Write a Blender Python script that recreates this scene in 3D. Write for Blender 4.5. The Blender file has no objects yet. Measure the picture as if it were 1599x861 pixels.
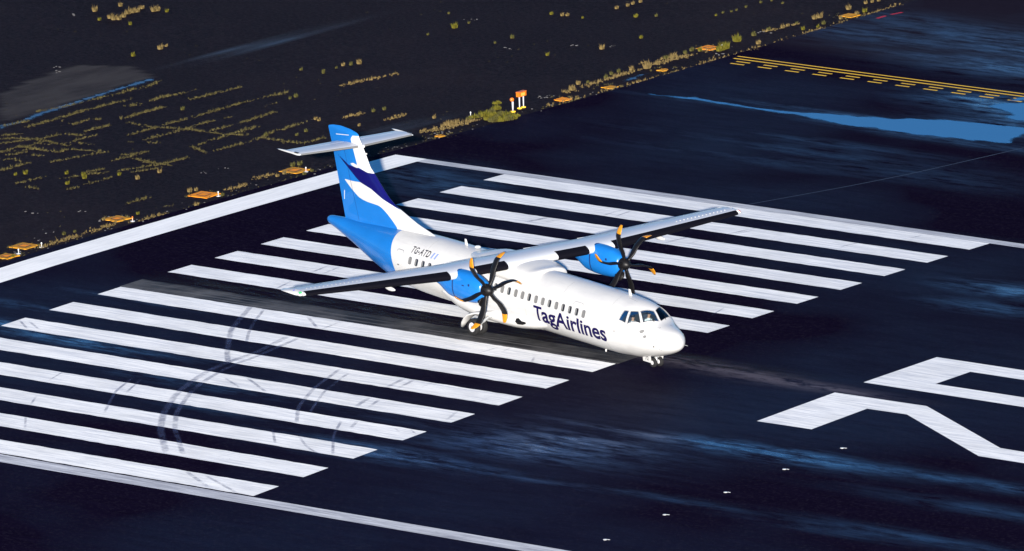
import bpy, bmesh, math, random
import numpy as np
from mathutils import Vector, Matrix
# measured layout: camera, aircraft pose and ground coordinates in metres
Q = [2.2305096312087027,0.2319639985773795,-0.027417380299158196,306.5632666636085,-366.09069990743615,112.39571577715057,15749.996430170475,30.0,0.0040897430857665925,0.0003235007206806448]
C = [306.5632666636085,-366.09069990743615,112.39571577715057]
RT = [0.7937335476823009,0.6076802187681948,-0.026679711420994127]
UP = [-0.11918239363662282,0.19838468394615721,0.9728510030948359]
FW = [-0.5964751565075562,0.7690047261840608,-0.22988936203283541]
AP = [31.937335240178815,-1.2241699628183504,-0.23815477974263963,0.03,-0.018320341342031317]
cracks = [[[-27.33,33.69],[-27.19,37.43]],[[-25.79,34.93],[-25.61,39.1]],[[-22.43,25.88],[-22.55,28.1],[-22.67,30.57],[-22.78,33.92],[-22.95,36.37],[-22.67,39.52]],[[-20.96,25.41],[-21.0,28.3],[-21.23,31.12],[-21.08,32.71]],[[-24.56,28.45],[-22.82,28.22],[-21.05,28.81],[-18.58,28.86],[-17.21,29.37]],[[-19.6,29.23],[-19.61,31.78],[-19.95,34.95]],[[-17.87,26.01],[-18.14,28.53],[-18.3,31.38]],[[-17.01,19.33],[-16.26,21.21],[-16.23,24.65],[-16.14,26.95],[-16.3,29.35],[-16.85,31.08]],[[-17.94,25.55],[-16.23,24.65]],[[-16.3,29.35],[-14.38,29.17],[-13.59,29.28],[-13.53,31.0]],[[-16.67,31.42],[-17.1,34.3]],[[-21.37,35.7],[-21.31,36.8]],[[-25.58,29.69],[-25.66,32.65]],[[-27.53,32.05],[-27.17,32.72]],[[-21.33,24.55],[-19.88,25.3]],[[-18.55,21.51],[-16.77,21.08]],[[-18.93,21.66],[-18.82,23.14]],[[-29.95,34.98],[-29.86,36.76],[-30.59,38.44]],[[-16.26,18.85],[-15.84,20.49]],[[-29.47,23.92],[-29.13,25.91]],[[-30.39,27.99],[-30.07,30.25],[-30.01,35.56]],[[-28.18,24.55],[-28.31,27.12],[-28.53,29.69],[-28.49,33.6]],[[-27.89,26.96],[-26.61,26.47],[-26.83,28.11],[-26.22,28.3]],[[-24.99,25.33],[-24.89,27.39]],[[-25.47,29.02],[-25.57,30.77],[-25.67,32.75]],[[-27.43,33.85],[-27.4,35.45]],[[-27.34,31.86],[-27.27,32.82]],[[-26.64,20.58],[-26.25,21.47],[-25.72,22.89],[-25.51,24.12]],[[-25.44,24.38],[-24.29,24.49]],[[-24.67,21.65],[-23.79,22.87],[-23.89,23.67],[-23.85,25.22]],[[-25.13,18.8],[-25.33,20.16],[-24.87,21.09],[-25.2,22.16]],[[-21.5,18.43],[-21.15,19.7],[-20.91,21.12],[-20.69,22.11]],[[-24.41,20.54],[-22.79,20.53],[-22.63,21.48],[-20.94,21.95]],[[-23.37,22.93],[-22.41,22.91]],[[-23.99,17.45],[-23.6,18.12],[-22.84,17.78]],[[-22.29,15.45],[-22.31,17.7]],[[-23.62,19.15],[-22.77,19.49]],[[-20.69,22.11],[-19.27,21.98],[-18.98,23.23]],[[-18.98,20.27],[-18.93,21.57]],[[-18.39,21.5],[-16.92,21.19],[-15.6,21.22]],[[-18.29,17.41],[-18.1,18.76]],[[-18.09,16.72],[-17.11,18.58],[-16.48,20.65]],[[-19.5,13.38],[-19.38,15.68]],[[-18.64,15.14],[-17.84,16.87]],[[-16.46,15.32],[-16.35,17.22]],[[-16.37,13.77],[-16.32,14.61]],[[-18.58,13.17],[-17.76,13.09]],[[-11.68,12.8],[-11.73,14.55]],[[-9.89,12.76],[-9.51,13.79]],[[-27.81,22.18],[-27.03,23.99]],[[-27.46,21.54],[-26.22,22.35]],[[-25.55,20.65],[-23.75,20.54]],[[-24.99,19.31],[-23.98,20.82]],[[-24.49,18.38],[-24.13,19.87]],[[-25.92,22.55],[-23.33,22.09]]]
rows = [[[-21.27,42.24],[-21.23,43.67],[-20.78,46.57]],[[-16.01,35.61],[-15.83,37.33]],[[-13.82,36.45],[-13.73,38.5]],[[-10.3,34.98],[-9.76,36.13],[-9.82,39.25]],[[-8.93,2.62],[-9.2,8.88]],[[-8.65,9.22],[-8.57,11.89]],[[-9.54,17.91],[-9.46,19.62]],[[-9.94,20.98],[-9.95,22.29]],[[-9.76,36.13],[-9.89,39.01]],[[-11.31,55.44],[-10.76,58.15]],[[-10.59,65.81],[-10.31,68.38]],[[-10.52,55.53],[-10.2,60.87]],[[-10.15,47.1],[-10.5,54.36]]]
tufts = [[-45.61,51.04,0.39,1],[-43.77,49.23,0.23,0],[-45.32,52.9,0.29,1],[-43.62,49.96,0.39,1],[-43.21,49.79,0.42,1],[-42.96,49.94,0.35,1],[-43.21,50.63,0.35,1],[-43.58,51.45,0.39,1],[-43.56,51.88,0.39,1],[-43.46,52.15,0.32,1],[-43.83,52.98,0.29,1],[-42.82,52.76,0.42,1],[-42.75,53.01,0.35,1],[-42.07,53.01,0.26,0],[-41.52,49.16,0.23,0],[-35.85,42.54,0.29,0],[-35.84,44.82,0.39,1],[-36.0,45.54,0.19,1],[-25.75,57.83,0.42,0],[-25.83,59.21,0.16,2],[-28.39,60.73,0.16,2],[-25.82,55.55,0.13,2],[-21.35,57.27,0.29,2],[-21.31,55.68,0.13,2],[-16.91,54.58,0.23,0],[-23.43,63.52,0.23,0],[-22.71,63.55,0.26,1],[-22.46,63.7,0.26,1],[-21.32,63.57,0.16,0],[-19.02,65.36,0.29,0],[-18.17,66.08,0.19,2],[-15.36,60.92,0.23,0],[-15.42,57.49,0.35,1],[-21.3,66.64,0.26,1],[-21.2,67.52,0.23,1],[-21.27,68.09,0.23,1],[-21.23,68.73,0.23,1],[-24.59,46.59,0.26,1],[-24.34,46.94,0.23,2],[-24.18,47.45,0.35,1],[-15.65,37.85,0.23,2],[-15.48,38.56,0.23,2],[-11.94,38.27,0.23,1],[-13.98,34.54,0.19,1],[-10.28,48.0,0.42,1],[-10.9,49.38,0.29,1],[-10.67,49.92,0.19,2],[-10.66,51.5,0.26,2],[-10.91,52.33,0.23,2],[-10.99,53.07,0.26,2],[-10.71,53.84,0.32,1],[-10.31,54.67,0.52,1],[-10.42,55.0,0.39,1],[-10.55,55.91,0.26,1],[-10.94,57.25,0.32,2],[-10.82,57.72,0.39,1],[-10.87,58.88,0.26,2],[-10.98,59.6,0.29,2],[-10.59,59.84,0.29,0],[-9.76,60.74,0.58,0],[-9.71,60.38,0.39,0],[-9.78,61.12,0.45,0],[-10.39,62.94,0.55,0],[-10.55,63.04,0.42,1],[-10.52,64.65,0.32,2],[-9.0,62.98,0.32,1],[-10.64,66.17,0.29,2],[-10.39,67.13,0.29,1],[-10.45,67.69,0.23,1],[-10.34,68.36,0.19,2],[-9.13,67.29,0.26,0],[-10.3,69.99,0.32,1],[-10.26,70.41,0.39,1],[-9.08,69.12,0.29,2],[-8.84,68.26,0.19,0],[-9.07,70.72,0.26,1],[-10.22,73.06,0.35,1],[-9.02,72.16,0.26,1],[-9.06,72.94,0.32,0],[-10.32,74.82,0.26,1],[-10.22,75.29,0.23,1],[-10.12,75.75,0.23,1],[-15.46,67.91,0.13,0],[-15.54,68.67,0.13,2],[-15.35,69.19,0.13,2],[-15.31,69.61,0.13,2],[-15.38,70.59,0.16,2],[-15.4,72.0,0.19,2],[-15.19,72.73,0.16,2],[-14.26,72.47,0.16,2],[-10.31,35.37,0.19,1],[-10.15,36.08,0.23,1],[-10.14,36.67,0.26,1],[-10.28,37.18,0.35,1],[-10.14,37.27,0.42,1],[-9.97,37.38,0.35,1],[-10.21,38.01,0.29,1],[-10.17,38.83,0.23,2],[-10.03,38.92,0.19,2],[-9.53,22.76,0.26,1],[-9.43,22.06,0.23,1],[-8.58,23.19,0.23,2],[-8.75,24.03,0.19,2],[-10.37,24.49,0.29,2],[-10.27,24.94,0.32,2],[-10.82,16.72,0.29,1],[-10.74,17.13,0.23,1],[-8.39,14.3,0.29,1],[-8.84,16.9,0.23,2],[-10.26,9.25,0.19,1],[-9.66,11.2,0.19,0],[-9.79,5.61,0.23,2],[-9.7,6.34,0.16,2],[-9.3,3.06,0.13,2],[-8.74,0.44,0.19,0],[-16.46,29.86,0.23,2],[-16.93,34.6,0.23,1],[-16.58,34.43,0.23,1],[-15.13,30.76,0.19,2],[-15.35,31.82,0.23,2],[-20.9,15.02,0.19,0],[-20.66,15.54,0.29,0],[-18.88,16.68,0.23,0],[-17.84,16.8,0.29,0],[-17.25,14.78,0.26,0],[-17.41,16.33,0.29,0],[-15.02,17.69,0.29,1],[-15.08,19.51,0.26,1],[-16.42,17.9,0.23,0],[-24.37,32.71,0.26,2],[-21.44,38.1,0.19,2],[-21.5,38.66,0.26,2],[-24.21,44.4,0.19,2],[-24.53,44.81,0.19,2],[-25.76,44.43,0.19,2],[-24.48,45.85,0.16,2]]
pads = [[-9.1,0.38],[-9.81,2.58],[-9.83,9.79],[-9.73,16.51],[-9.59,23.67],[-8.86,34.75],[-9.17,45.76],[-8.98,49.6],[-9.28,54.72],[-10.63,60.71],[-9.15,71.68]]
posts = [[-9.0,1.18],[-8.94,2.87],[-8.84,9.8],[-8.96,16.73],[-8.95,23.8],[-10.64,39.71],[-9.94,60.93]]
puddles = [[[-7.14,49.01],[-4.04,49.42],[-3.4,49.69],[-1.61,49.52],[0.18,49.36],[1.83,49.37],[2.84,49.49],[3.67,49.49],[4.17,49.94],[5.59,50.25],[6.78,50.3],[7.41,50.76],[8.73,50.82],[9.17,51.35],[9.83,51.57],[11.2,52.12],[12.2,52.24],[13.04,52.39],[14.34,52.45],[15.8,52.67],[16.55,51.58],[16.56,50.6],[16.67,49.86],[17.11,49.33],[17.09,49.07],[16.44,48.85],[15.52,48.82],[14.87,48.6],[14.04,48.64],[13.42,48.38],[12.56,48.46],[11.69,48.16],[11.08,48.27],[10.55,48.25],[9.77,48.2],[9.03,48.49],[8.37,48.27],[7.31,48.23],[6.43,48.31],[5.49,48.67],[4.83,48.64],[3.86,48.85],[3.23,48.96],[2.18,48.88],[0.44,49.0],[-1.31,49.13],[-3.07,49.25],[-3.84,49.15]],[[10.89,58.6],[11.37,59.09],[11.89,58.33],[11.48,57.95],[11.07,57.95]],[[10.83,56.54],[11.06,57.19],[11.59,57.39],[12.2,57.89],[14.63,54.37],[14.43,53.87],[13.6,54.11],[13.07,54.28],[13.25,54.9],[12.37,55.48],[11.69,55.69],[10.88,56.07]],[[-9.12,51.09],[-9.39,52.01],[-9.5,53.02],[-9.37,53.3],[-9.2,52.62],[-9.03,51.54]],[[-29.74,24.23],[-29.55,25.56],[-30.24,27.94],[-30.5,30.87],[-30.87,33.96],[-31.06,36.32],[-31.19,38.51],[-30.82,38.33],[-30.62,35.78],[-30.38,32.83],[-29.94,30.21],[-29.74,27.87],[-29.38,25.88],[-29.09,23.47]]]
wet = [[30.65,-20.17,9,1.3,1.2],[32.87,-20.17,9,0.5,0.9],[36.04,-20.51,9,0.5,0.7],[35.82,-15.94,8,2.2,1.0],[37.05,-14.2,8,1.8,0.9],[35.03,-17.29,8,1.2,0.8],[39.41,-11.53,9,0.6,0.8],[42.44,-11.73,8,0.7,0.9],[44.04,-11.46,7,1.2,1.4],[46.84,-11.38,8,1.2,1.4],[50.24,-11.2,10,0.7,0.9],[54.24,-10.91,10,0.6,0.8],[58.09,-10.94,10,0.7,0.8],[44.99,-19.99,5,0.4,0.5],[46.75,-19.97,6,0.4,0.5],[36.93,20.37,6,1.6,0.9],[38.01,16.93,5,1.3,0.6],[5.99,64.74,8,2.5,0.8],[4.47,68.67,8,2.5,0.7],[2.99,64.86,8,1,0.6],[-3.34,67.9,14,2,0.45],[0.52,70.22,12,3,0.55],[-4.42,71.82,12,2,0.4],[14.22,54.55,5,2,0.9],[-0.65,24.93,5,3,0.45],[-3.19,26.09,4,3,0.45],[2.07,-10.47,9,1.0,1.3],[5.56,-11.32,9,1.0,1.1],[2.68,-3.53,8,0.5,0.5],[-2.31,-7.18,5,0.7,0.6],[15.1,-14.85,9,0.7,0.55],[18.86,-18.06,6,0.6,0.45],[13.23,-17.27,6,0.6,0.4],[10.34,41.78,14,1.5,0.28],[8.53,38.71,12,1.2,0.22],[16.93,40.41,10,2,0.25],[60.54,-14.48,9,0.8,0.5],[59.78,-19.75,9,0.7,0.6],[56.01,-20.72,6,0.5,0.4],[28.33,-15.3,5,0.5,0.4],[-31.63,50.66,6,0.5,0.8],[-32.24,48.64,5,0.4,0.9],[-32.4,46.08,4,0.3,0.8],[-12.43,34.68,3,0.5,0.5],[-11.72,35.94,3,0.6,0.7],[24.83,-14.66,6,0.6,0.3],[5.29,49.37,8,0.5,0.5],[10.44,48.44,9,0.8,0.7],[14.79,47.99,9,0.7,0.6],[2.92,50.37,8,0.5,0.5],[6.14,50.47,9,0.5,0.6],[10.25,56.82,6,2.2,1.1],[12.6,56.37,6,2.5,1.2],[15.04,52.26,6,2,1.0],[9.5,44.07,9,0.8,0.35],[-0.97,48.89,8,0.4,0.35],[45.88,-5.09,5,0.4,0.25]]
dust = [[31.89,0.08,3.3000000000000003,0.595,1.2],[33.08,0.23,4.4,0.765,1.2],[34.57,-0.04,4.4,0.935,1.2],[36.11,-0.12,4.4,0.85,1.2],[37.85,-0.49,4.95,0.85,1.2],[39.7,-0.52,5.5,0.765,1.2],[41.54,-0.54,5.5,0.51,1.08],[42.96,-0.25,5.5,0.255,0.96]]
sandy = [[-35.07,30.52],[-36.32,35.16],[-36.84,38.99],[-34.29,40.22],[-31.41,38.78],[-30.82,33.37],[-30.24,27.94],[-30.39,25.0]]
tyre = [[[[7.96,-1.57],[9.11,-3.86],[10.12,-5.83],[12.72,-9.33],[14.12,-10.97]],0.42],[[[8.9,-1.76],[10.25,-4.29],[11.25,-5.89],[12.53,-7.66]],0.25],[[[13.29,-5.28],[14.01,-8.72],[13.96,-10.58],[14.19,-12.53],[14.75,-14.4],[15.6,-16.62],[17.3,-19.64],[18.99,-21.93],[21.9,-25.07]],0.5],[[[13.96,-5.39],[14.48,-9.3],[14.49,-10.76],[14.85,-12.63],[15.33,-14.41],[16.12,-16.32],[17.82,-19.34],[19.57,-21.6],[22.77,-24.9]],0.38],[[[24.69,-27.06],[27.3,-28.67]],0.3],[[[25.91,-27.18],[29.05,-28.78]],0.25],[[[11.93,-15.33],[12.8,-17.67],[14.88,-21.0]],0.22],[[[12.45,-15.37],[13.49,-17.82]],0.2],[[[19.38,-9.12],[20.55,-12.57],[22.11,-15.71],[23.85,-18.01]],0.3],[[[20.29,-9.84],[21.42,-12.95],[23.22,-16.27]],0.22],[[[23.53,-19.37],[25.23,-21.3]],0.2],[[[25.27,-19.67],[27.06,-21.22],[28.27,-21.8]],0.2],[[[25.41,-16.67],[26.69,-18.87],[28.76,-21.53]],0.22],[[[16.6,-12.65],[19.08,-14.3]],0.25],[[[15.68,-13.18],[17.54,-14.3]],0.2],[[[0.04,-9.48],[1.53,-10.65]],0.2],[[[0.5,-9.36],[2.23,-10.53]],0.2],[[[10.06,-20.09],[10.93,-21.59]],0.18],[[[12.04,-23.25],[13.49,-25.02]],0.18],[[[11.71,-1.96],[13.51,-3.48]],0.25],[[[13.84,-3.65],[13.71,-1.89]],0.2],[[[8.8,-17.78],[8.31,-16.02]],0.15],[[[6.07,5.32],[5.81,7.22]],0.22],[[[6.7,5.46],[6.5,7.13]],0.18],[[[6.81,1.6],[6.4,3.5]],0.2],[[[23.44,-10.83],[23.12,-8.97]],0.35],[[[24.0,-10.74],[23.7,-8.99]],0.3],[[[24.38,-14.34],[23.9,-12.61]],0.35],[[[25.02,-14.2],[24.53,-12.69]],0.28],[[[29.58,-14.23],[28.99,-12.58]],0.25],[[[26.67,-17.64],[26.03,-16.27]],0.28],[[[20.51,-10.48],[20.23,-9.48]],0.25],[[[24.83,-10.03],[24.77,-8.83]],0.15],[[[28.73,-10.72],[28.77,-9.79]],0.12],[[[28.35,-16.46],[29.04,-16.94]],0.15],[[[29.11,-16.24],[29.91,-16.87]],0.15],[[[7.99,20.02],[8.38,21.77]],0.22],[[[10.25,23.21],[10.24,25.26]],0.25],[[[10.89,23.55],[10.76,25.4]],0.18],[[[16.61,19.95],[16.85,21.89]],0.25],[[[11.94,27.44],[13.04,28.38]],0.1],[[[17.76,20.3],[17.76,21.49]],0.18],[[[18.23,23.61],[18.62,24.87]],0.15],[[[6.72,16.36],[7.14,17.86]],0.25],[[[7.8,16.77],[7.93,18.17]],0.15],[[[7.85,20.09],[8.28,21.72]],0.25],[[[8.64,20.28],[9.1,21.75]],0.15],[[[11.41,16.15],[11.91,17.08]],0.2],[[[18.02,23.16],[18.39,25.51]],0.22],[[[24.4,23.83],[24.59,25.73]],0.2],[[[26.07,27.44],[26.16,28.59]],0.15],[[[28.03,8.32],[27.56,10.16]],0.15],[[[23.15,-3.41],[23.33,-2.04]],0.15],[[[23.97,-2.75],[23.89,-1.78]],0.15],[[[26.42,-3.61],[25.9,-2.68]],0.2],[[[27.1,-3.39],[26.73,-2.72]],0.2]]
red = [[[-7.34,71.67],[-7.32,72.49]],[[-7.28,72.91],[-7.09,73.73]]]
joint = [[[14.52,28.87],[14.99,30.88],[16.3,36.27],[17.11,40.16],[18.35,48.56]]]
sign = [[-9.7,42.67],[-9.7,43.06],[-9.48,41.83]]
bush = [[-8.84,39.3],[-8.72,39.57],[-8.39,39.59],[-8.27,39.87],[-9.34,39.56],[-8.27,40.26],[-9.17,40.27],[-8.98,40.58],[-10.07,40.07],[-10.17,39.82],[-10.29,39.54],[-9.75,40.48],[-10.4,41.05],[-10.62,41.89],[-8.99,40.97],[-9.72,41.09],[-8.53,40.87],[-11.51,43.09]]
debris = [[-45.87,49.53],[-36.51,36.83],[-37.53,37.83],[-26.19,60.14],[-20.07,54.75],[-17.08,57.39],[-15.45,58.39],[-9.25,59.58],[-10.6,65.52],[-10.19,10.08],[-10.01,10.36],[-10.13,9.76],[-10.09,4.15],[-10.87,5.52],[-12.63,10.11],[-14.47,8.6],[-10.45,9.39],[-9.2,1.37],[-13.18,20.84],[-12.95,22.12],[-10.32,45.93],[-10.34,45.52],[-10.12,46.05],[-8.91,34.82],[-9.03,35.73],[-9.27,31.2],[-9.86,61.59]]
# ------------------------------------------------------------------ camera, sky, sun, exposure
S = bpy.context.scene
COL = S.collection
R = math.radians
cam_d = bpy.data.cameras.new('camera'); cam = bpy.data.objects.new('camera', cam_d); COL.objects.link(cam)
_m = Matrix(((RT[0], UP[0], -FW[0], C[0]), (RT[1], UP[1], -FW[1], C[1]), (RT[2], UP[2], -FW[2], C[2]), (0, 0, 0, 1)))
cam.matrix_world = _m
cam_d.sensor_fit = 'HORIZONTAL'; cam_d.sensor_width = 36.0
cam_d.lens = Q[6] / 1599.0 * 36.0
cam_d.clip_start = 5.0; cam_d.clip_end = 20000.0
S.camera = cam

SUN_EL = R(12.9); SUN_TURN = R(0.6)
_fh = Vector((-FW[0], -FW[1], 0)).normalized(); _lf = Vector((-_fh.y, _fh.x, 0))
# _lf x check: turn the sun towards the photograph's left
if _lf.dot(Vector(RT)) > 0: _lf = -_lf
_h = (_fh * math.cos(SUN_TURN) + _lf * math.sin(SUN_TURN)).normalized()
SUN_DIR = Vector((_h.x * math.cos(SUN_EL), _h.y * math.cos(SUN_EL), math.sin(SUN_EL)))
world = bpy.data.worlds.new('World'); S.world = world; world.use_nodes = True
wn = world.node_tree.nodes; wl = world.node_tree.links; wn.clear()
sky = wn.new('ShaderNodeTexSky'); sky.sky_type = 'NISHITA'; sky.sun_disc = False
sky.sun_elevation = SUN_EL; sky.sun_rotation = math.atan2(_h.x, _h.y)
sky.altitude = 1500; sky.air_density = 1.0; sky.dust_density = 0.0; sky.ozone_density = 5.0
bg = wn.new('ShaderNodeBackground'); bg.inputs['Strength'].default_value = 0.06
wo = wn.new('ShaderNodeOutputWorld'); hs = wn.new('ShaderNodeHueSaturation'); hs.inputs['Saturation'].default_value = 1.12; wl.new(sky.outputs[0], hs.inputs['Color']); wl.new(hs.outputs[0], bg.inputs[0]); wl.new(bg.outputs[0], wo.inputs[0])
sun_d = bpy.data.lights.new('sun', 'SUN'); sun_d.energy = 5.0; sun_d.angle = R(0.5); sun_d.color = (1.0, 0.93, 0.84)
sun = bpy.data.objects.new('sun', sun_d); COL.objects.link(sun)
sun.rotation_euler = SUN_DIR.to_track_quat('Z', 'Y').to_euler()
S.view_settings.view_transform = 'Standard'; S.view_settings.look = 'None'
S.view_settings.exposure = 1.45; S.view_settings.gamma = 1.0; S.view_settings.use_curve_mapping = False
S.cycles.max_bounces = 6; S.cycles.transparent_max_bounces = 16

rng = random.Random(7)

# ------------------------------------------------------------------ helpers
def zg0(y):
    a = abs(y)
    if a <= 31: return -(Q[8] * a + Q[9] * a * a)
    return -(Q[8] * 31 + Q[9] * 961) - 0.6 * (1 - math.exp(-(a - 31) * 0.04))
def zg(y):
    f = math.floor(y); t = y - f
    return zg0(f) * (1 - t) + zg0(f + 1) * t

def tag(o, label=None, cat=None, group=None, kind=None):
    if label: o['label'] = label
    if cat: o['category'] = cat
    if group: o['group'] = group
    if kind: o['kind'] = kind
    return o
def mesh_obj(name, verts, faces, mats, parent=None, smooth=False, fm=None):
    me = bpy.data.meshes.new(name); me.from_pydata([tuple(v) for v in verts], [], faces); me.update()
    for m in (mats if isinstance(mats, (list, tuple)) else [mats]): me.materials.append(m)
    if smooth: me.polygons.foreach_set('use_smooth', [True] * len(me.polygons))
    if fm: me.polygons.foreach_set('material_index', fm)
    o = bpy.data.objects.new(name, me); COL.objects.link(o)
    if parent: o.parent = parent
    return o
def empty(name, loc=(0, 0, 0), rz=0, parent=None):
    o = bpy.data.objects.new(name, None); o.empty_display_size = 0.3; COL.objects.link(o)
    o.location = loc; o.rotation_euler = (0, 0, rz)
    if parent: o.parent = parent
    return o
def fix_normals(o):
    bm = bmesh.new(); bm.from_mesh(o.data); bmesh.ops.recalc_face_normals(bm, faces=bm.faces); bm.to_mesh(o.data); bm.free(); return o
class MB:
    "collects primitives, then links them as one mesh"
    def __init__(s): s.v = []; s.f = []
    def add(s, v, f):
        n = len(s.v); s.v += [tuple(p) for p in v]; s.f += [tuple(i + n for i in q) for q in f]; return s
    def box(s, c, d, rot=None):
        v = []
        for i in range(8):
            p = Vector(((i & 1) - .5, ((i >> 1) & 1) - .5, (i >> 2) - .5)); p = Vector((p.x * d[0], p.y * d[1], p.z * d[2]))
            if rot: p = rot @ p
            v.append(p + Vector(c))
        return s.add(v, [(0, 2, 3, 1), (4, 5, 7, 6), (0, 1, 5, 4), (2, 6, 7, 3), (0, 4, 6, 2), (1, 3, 7, 5)])
    def tube(s, a, b, r0, r1=None, n=12, caps=True):
        a = Vector(a); b = Vector(b); r1 = r0 if r1 is None else r1
        d = (b - a).normalized(); x = d.orthogonal().normalized(); y = d.cross(x)
        v = [a + (x * math.cos(2 * math.pi * i / n) + y * math.sin(2 * math.pi * i / n)) * r0 for i in range(n)]
        v += [b + (x * math.cos(2 * math.pi * i / n) + y * math.sin(2 * math.pi * i / n)) * r1 for i in range(n)]
        f = [(i, (i + 1) % n, (i + 1) % n + n, i + n) for i in range(n)]
        if caps: f += [tuple(range(n))[::-1], tuple(range(n, 2 * n))]
        return s.add(v, f)
    def lathe(s, prof, c, axis, n=20):
        "prof: list of (along, radius) round axis through c"
        d = Vector(axis).normalized(); x = d.orthogonal().normalized(); y = d.cross(x); c = Vector(c); v = []
        for t, r in prof:
            v += [c + d * t + (x * math.cos(2 * math.pi * i / n) + y * math.sin(2 * math.pi * i / n)) * r for i in range(n)]
        f = []
        for k in range(len(prof) - 1):
            f += [(k * n + i, k * n + (i + 1) % n, (k + 1) * n + (i + 1) % n, (k + 1) * n + i) for i in range(n)]
        f += [tuple(range(n))[::-1], tuple(range((len(prof) - 1) * n, len(prof) * n))]
        return s.add(v, f)
    def loft(s, rings, caps=True):
        n = len(rings[0]); v = [p for r in rings for p in r]; f = []
        for k in range(len(rings) - 1):
            f += [(k * n + i, k * n + (i + 1) % n, (k + 1) * n + (i + 1) % n, (k + 1) * n + i) for i in range(n)]
        if caps: f += [tuple(range(n))[::-1], tuple(range((len(rings) - 1) * n, len(rings) * n))]
        return s.add(v, f)
    def build(s, name, mat, parent=None, smooth=False):
        o = mesh_obj(name, s.v, s.f, mat, parent, smooth); return fix_normals(o)
def sharp(o, deg=35):
    "smooth shading with hard edges above the angle"
    me = o.data; bm = bmesh.new(); bm.from_mesh(me)
    for e in bm.edges:
        if len(e.link_faces) == 2 and e.calc_face_angle(0) > R(deg): e.smooth = False
    for f in bm.faces: f.smooth = True
    bm.to_mesh(me); bm.free(); return o
def interp(tab, x):
    "monotone-ish cubic through rows (x, a, b, ...)"
    n = len(tab)
    if x <= tab[0][0]: return tab[0][1:]
    if x >= tab[-1][0]: return tab[-1][1:]
    for i in range(n - 1):
        if tab[i][0] <= x <= tab[i + 1][0]: break
    h = tab[i + 1][0] - tab[i][0]; t = (x - tab[i][0]) / h; out = []
    for j in range(1, len(tab[0])):
        d = (tab[i + 1][j] - tab[i][j]) / h
        def slope(k):
            if k == 0 or k == n - 1:
                return (tab[1][j] - tab[0][j]) / (tab[1][0] - tab[0][0]) if k == 0 else (tab[-1][j] - tab[-2][j]) / (tab[-1][0] - tab[-2][0])
            a = (tab[k][j] - tab[k - 1][j]) / (tab[k][0] - tab[k - 1][0]); b = (tab[k + 1][j] - tab[k][j]) / (tab[k + 1][0] - tab[k][0])
            return 0 if a * b <= 0 else 2 * a * b / (a + b)
        m0, m1 = slope(i), slope(i + 1)
        out.append((2 * t**3 - 3 * t * t + 1) * tab[i][j] + (t**3 - 2 * t * t + t) * h * m0 + (-2 * t**3 + 3 * t * t) * tab[i + 1][j] + (t**3 - t * t) * h * m1)
    return out

# ------------------------------------------------------------------ materials
def nmat(name):
    m = bpy.data.materials.new(name); m.use_nodes = True
    nt = m.node_tree; b = nt.nodes['Principled BSDF']
    return m, nt, nt.nodes, nt.links, b
def col(c): return (c[0], c[1], c[2], 1)
def tex_noise(nt, scale, detail=4, rough=.55, vec=None, stretch=None, src='Object'):
    N = nt.nodes; L = nt.links
    n = N.new('ShaderNodeTexNoise'); n.inputs['Scale'].default_value = scale; n.inputs['Detail'].default_value = detail; n.inputs['Roughness'].default_value = rough
    tc = N.new('ShaderNodeTexCoord'); mp = N.new('ShaderNodeMapping')
    L.new(tc.outputs[src], mp.inputs[0]); L.new(mp.outputs[0], n.inputs['Vector'])
    if stretch: mp.inputs['Scale'].default_value = stretch
    return n.outputs['Fac']
def ramp(nt, fac, stops):
    r = nt.nodes.new('ShaderNodeValToRGB'); e = r.color_ramp.elements
    while len(e) < len(stops): e.new(0.5)
    for k, (p, c) in enumerate(stops):
        e[k].position = p; e[k].color = col(c) if not isinstance(c, (int, float)) else (c, c, c, 1)
    nt.links.new(fac, r.inputs[0]); return r.outputs[0]
def mix(nt, fac, a, b):
    m = nt.nodes.new('ShaderNodeMix'); m.data_type = 'RGBA'
    for sock, v in ((m.inputs[0], fac), (m.inputs[6], a), (m.inputs[7], b)):
        if isinstance(v, (int, float)): sock.default_value = v
        elif isinstance(v, tuple): sock.default_value = col(v)
        else: nt.links.new(v, sock)
    return m.outputs[2]
def mathn(nt, op, a, b=None, c=None, clamp=False):
    m = nt.nodes.new('ShaderNodeMath'); m.operation = op; m.use_clamp = clamp
    for k, v in enumerate((a, b, c)):
        if v is None: continue
        if isinstance(v, (int, float)): m.inputs[k].default_value = v
        else: nt.links.new(v, m.inputs[k])
    return m.outputs[0]
def attr(nt, name):
    a = nt.nodes.new('ShaderNodeAttribute'); a.attribute_name = name; return a.outputs['Fac']
def simple(name, c, rough=.5, metal=0, spec=.5, coat=0, var=0.0, scale=3.0):
    m, nt, N, L, b = nmat(name)
    if var:
        f = tex_noise(nt, scale, 5, .6)
        L.new(ramp(nt, f, [(.3, tuple(x * (1 - var) for x in c)), (.7, tuple(min(1, x * (1 + var * .5)) for x in c))]), b.inputs['Base Color'])
        r = mathn(nt, 'MULTIPLY_ADD', f, .25, rough - .12); L.new(r, b.inputs['Roughness'])
    else:
        b.inputs['Base Color'].default_value = col(c); b.inputs['Roughness'].default_value = rough
    b.inputs['Metallic'].default_value = metal; b.inputs['Specular IOR Level'].default_value = spec
    b.inputs['Coat Weight'].default_value = coat; b.inputs['Coat Roughness'].default_value = .08
    return m

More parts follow.
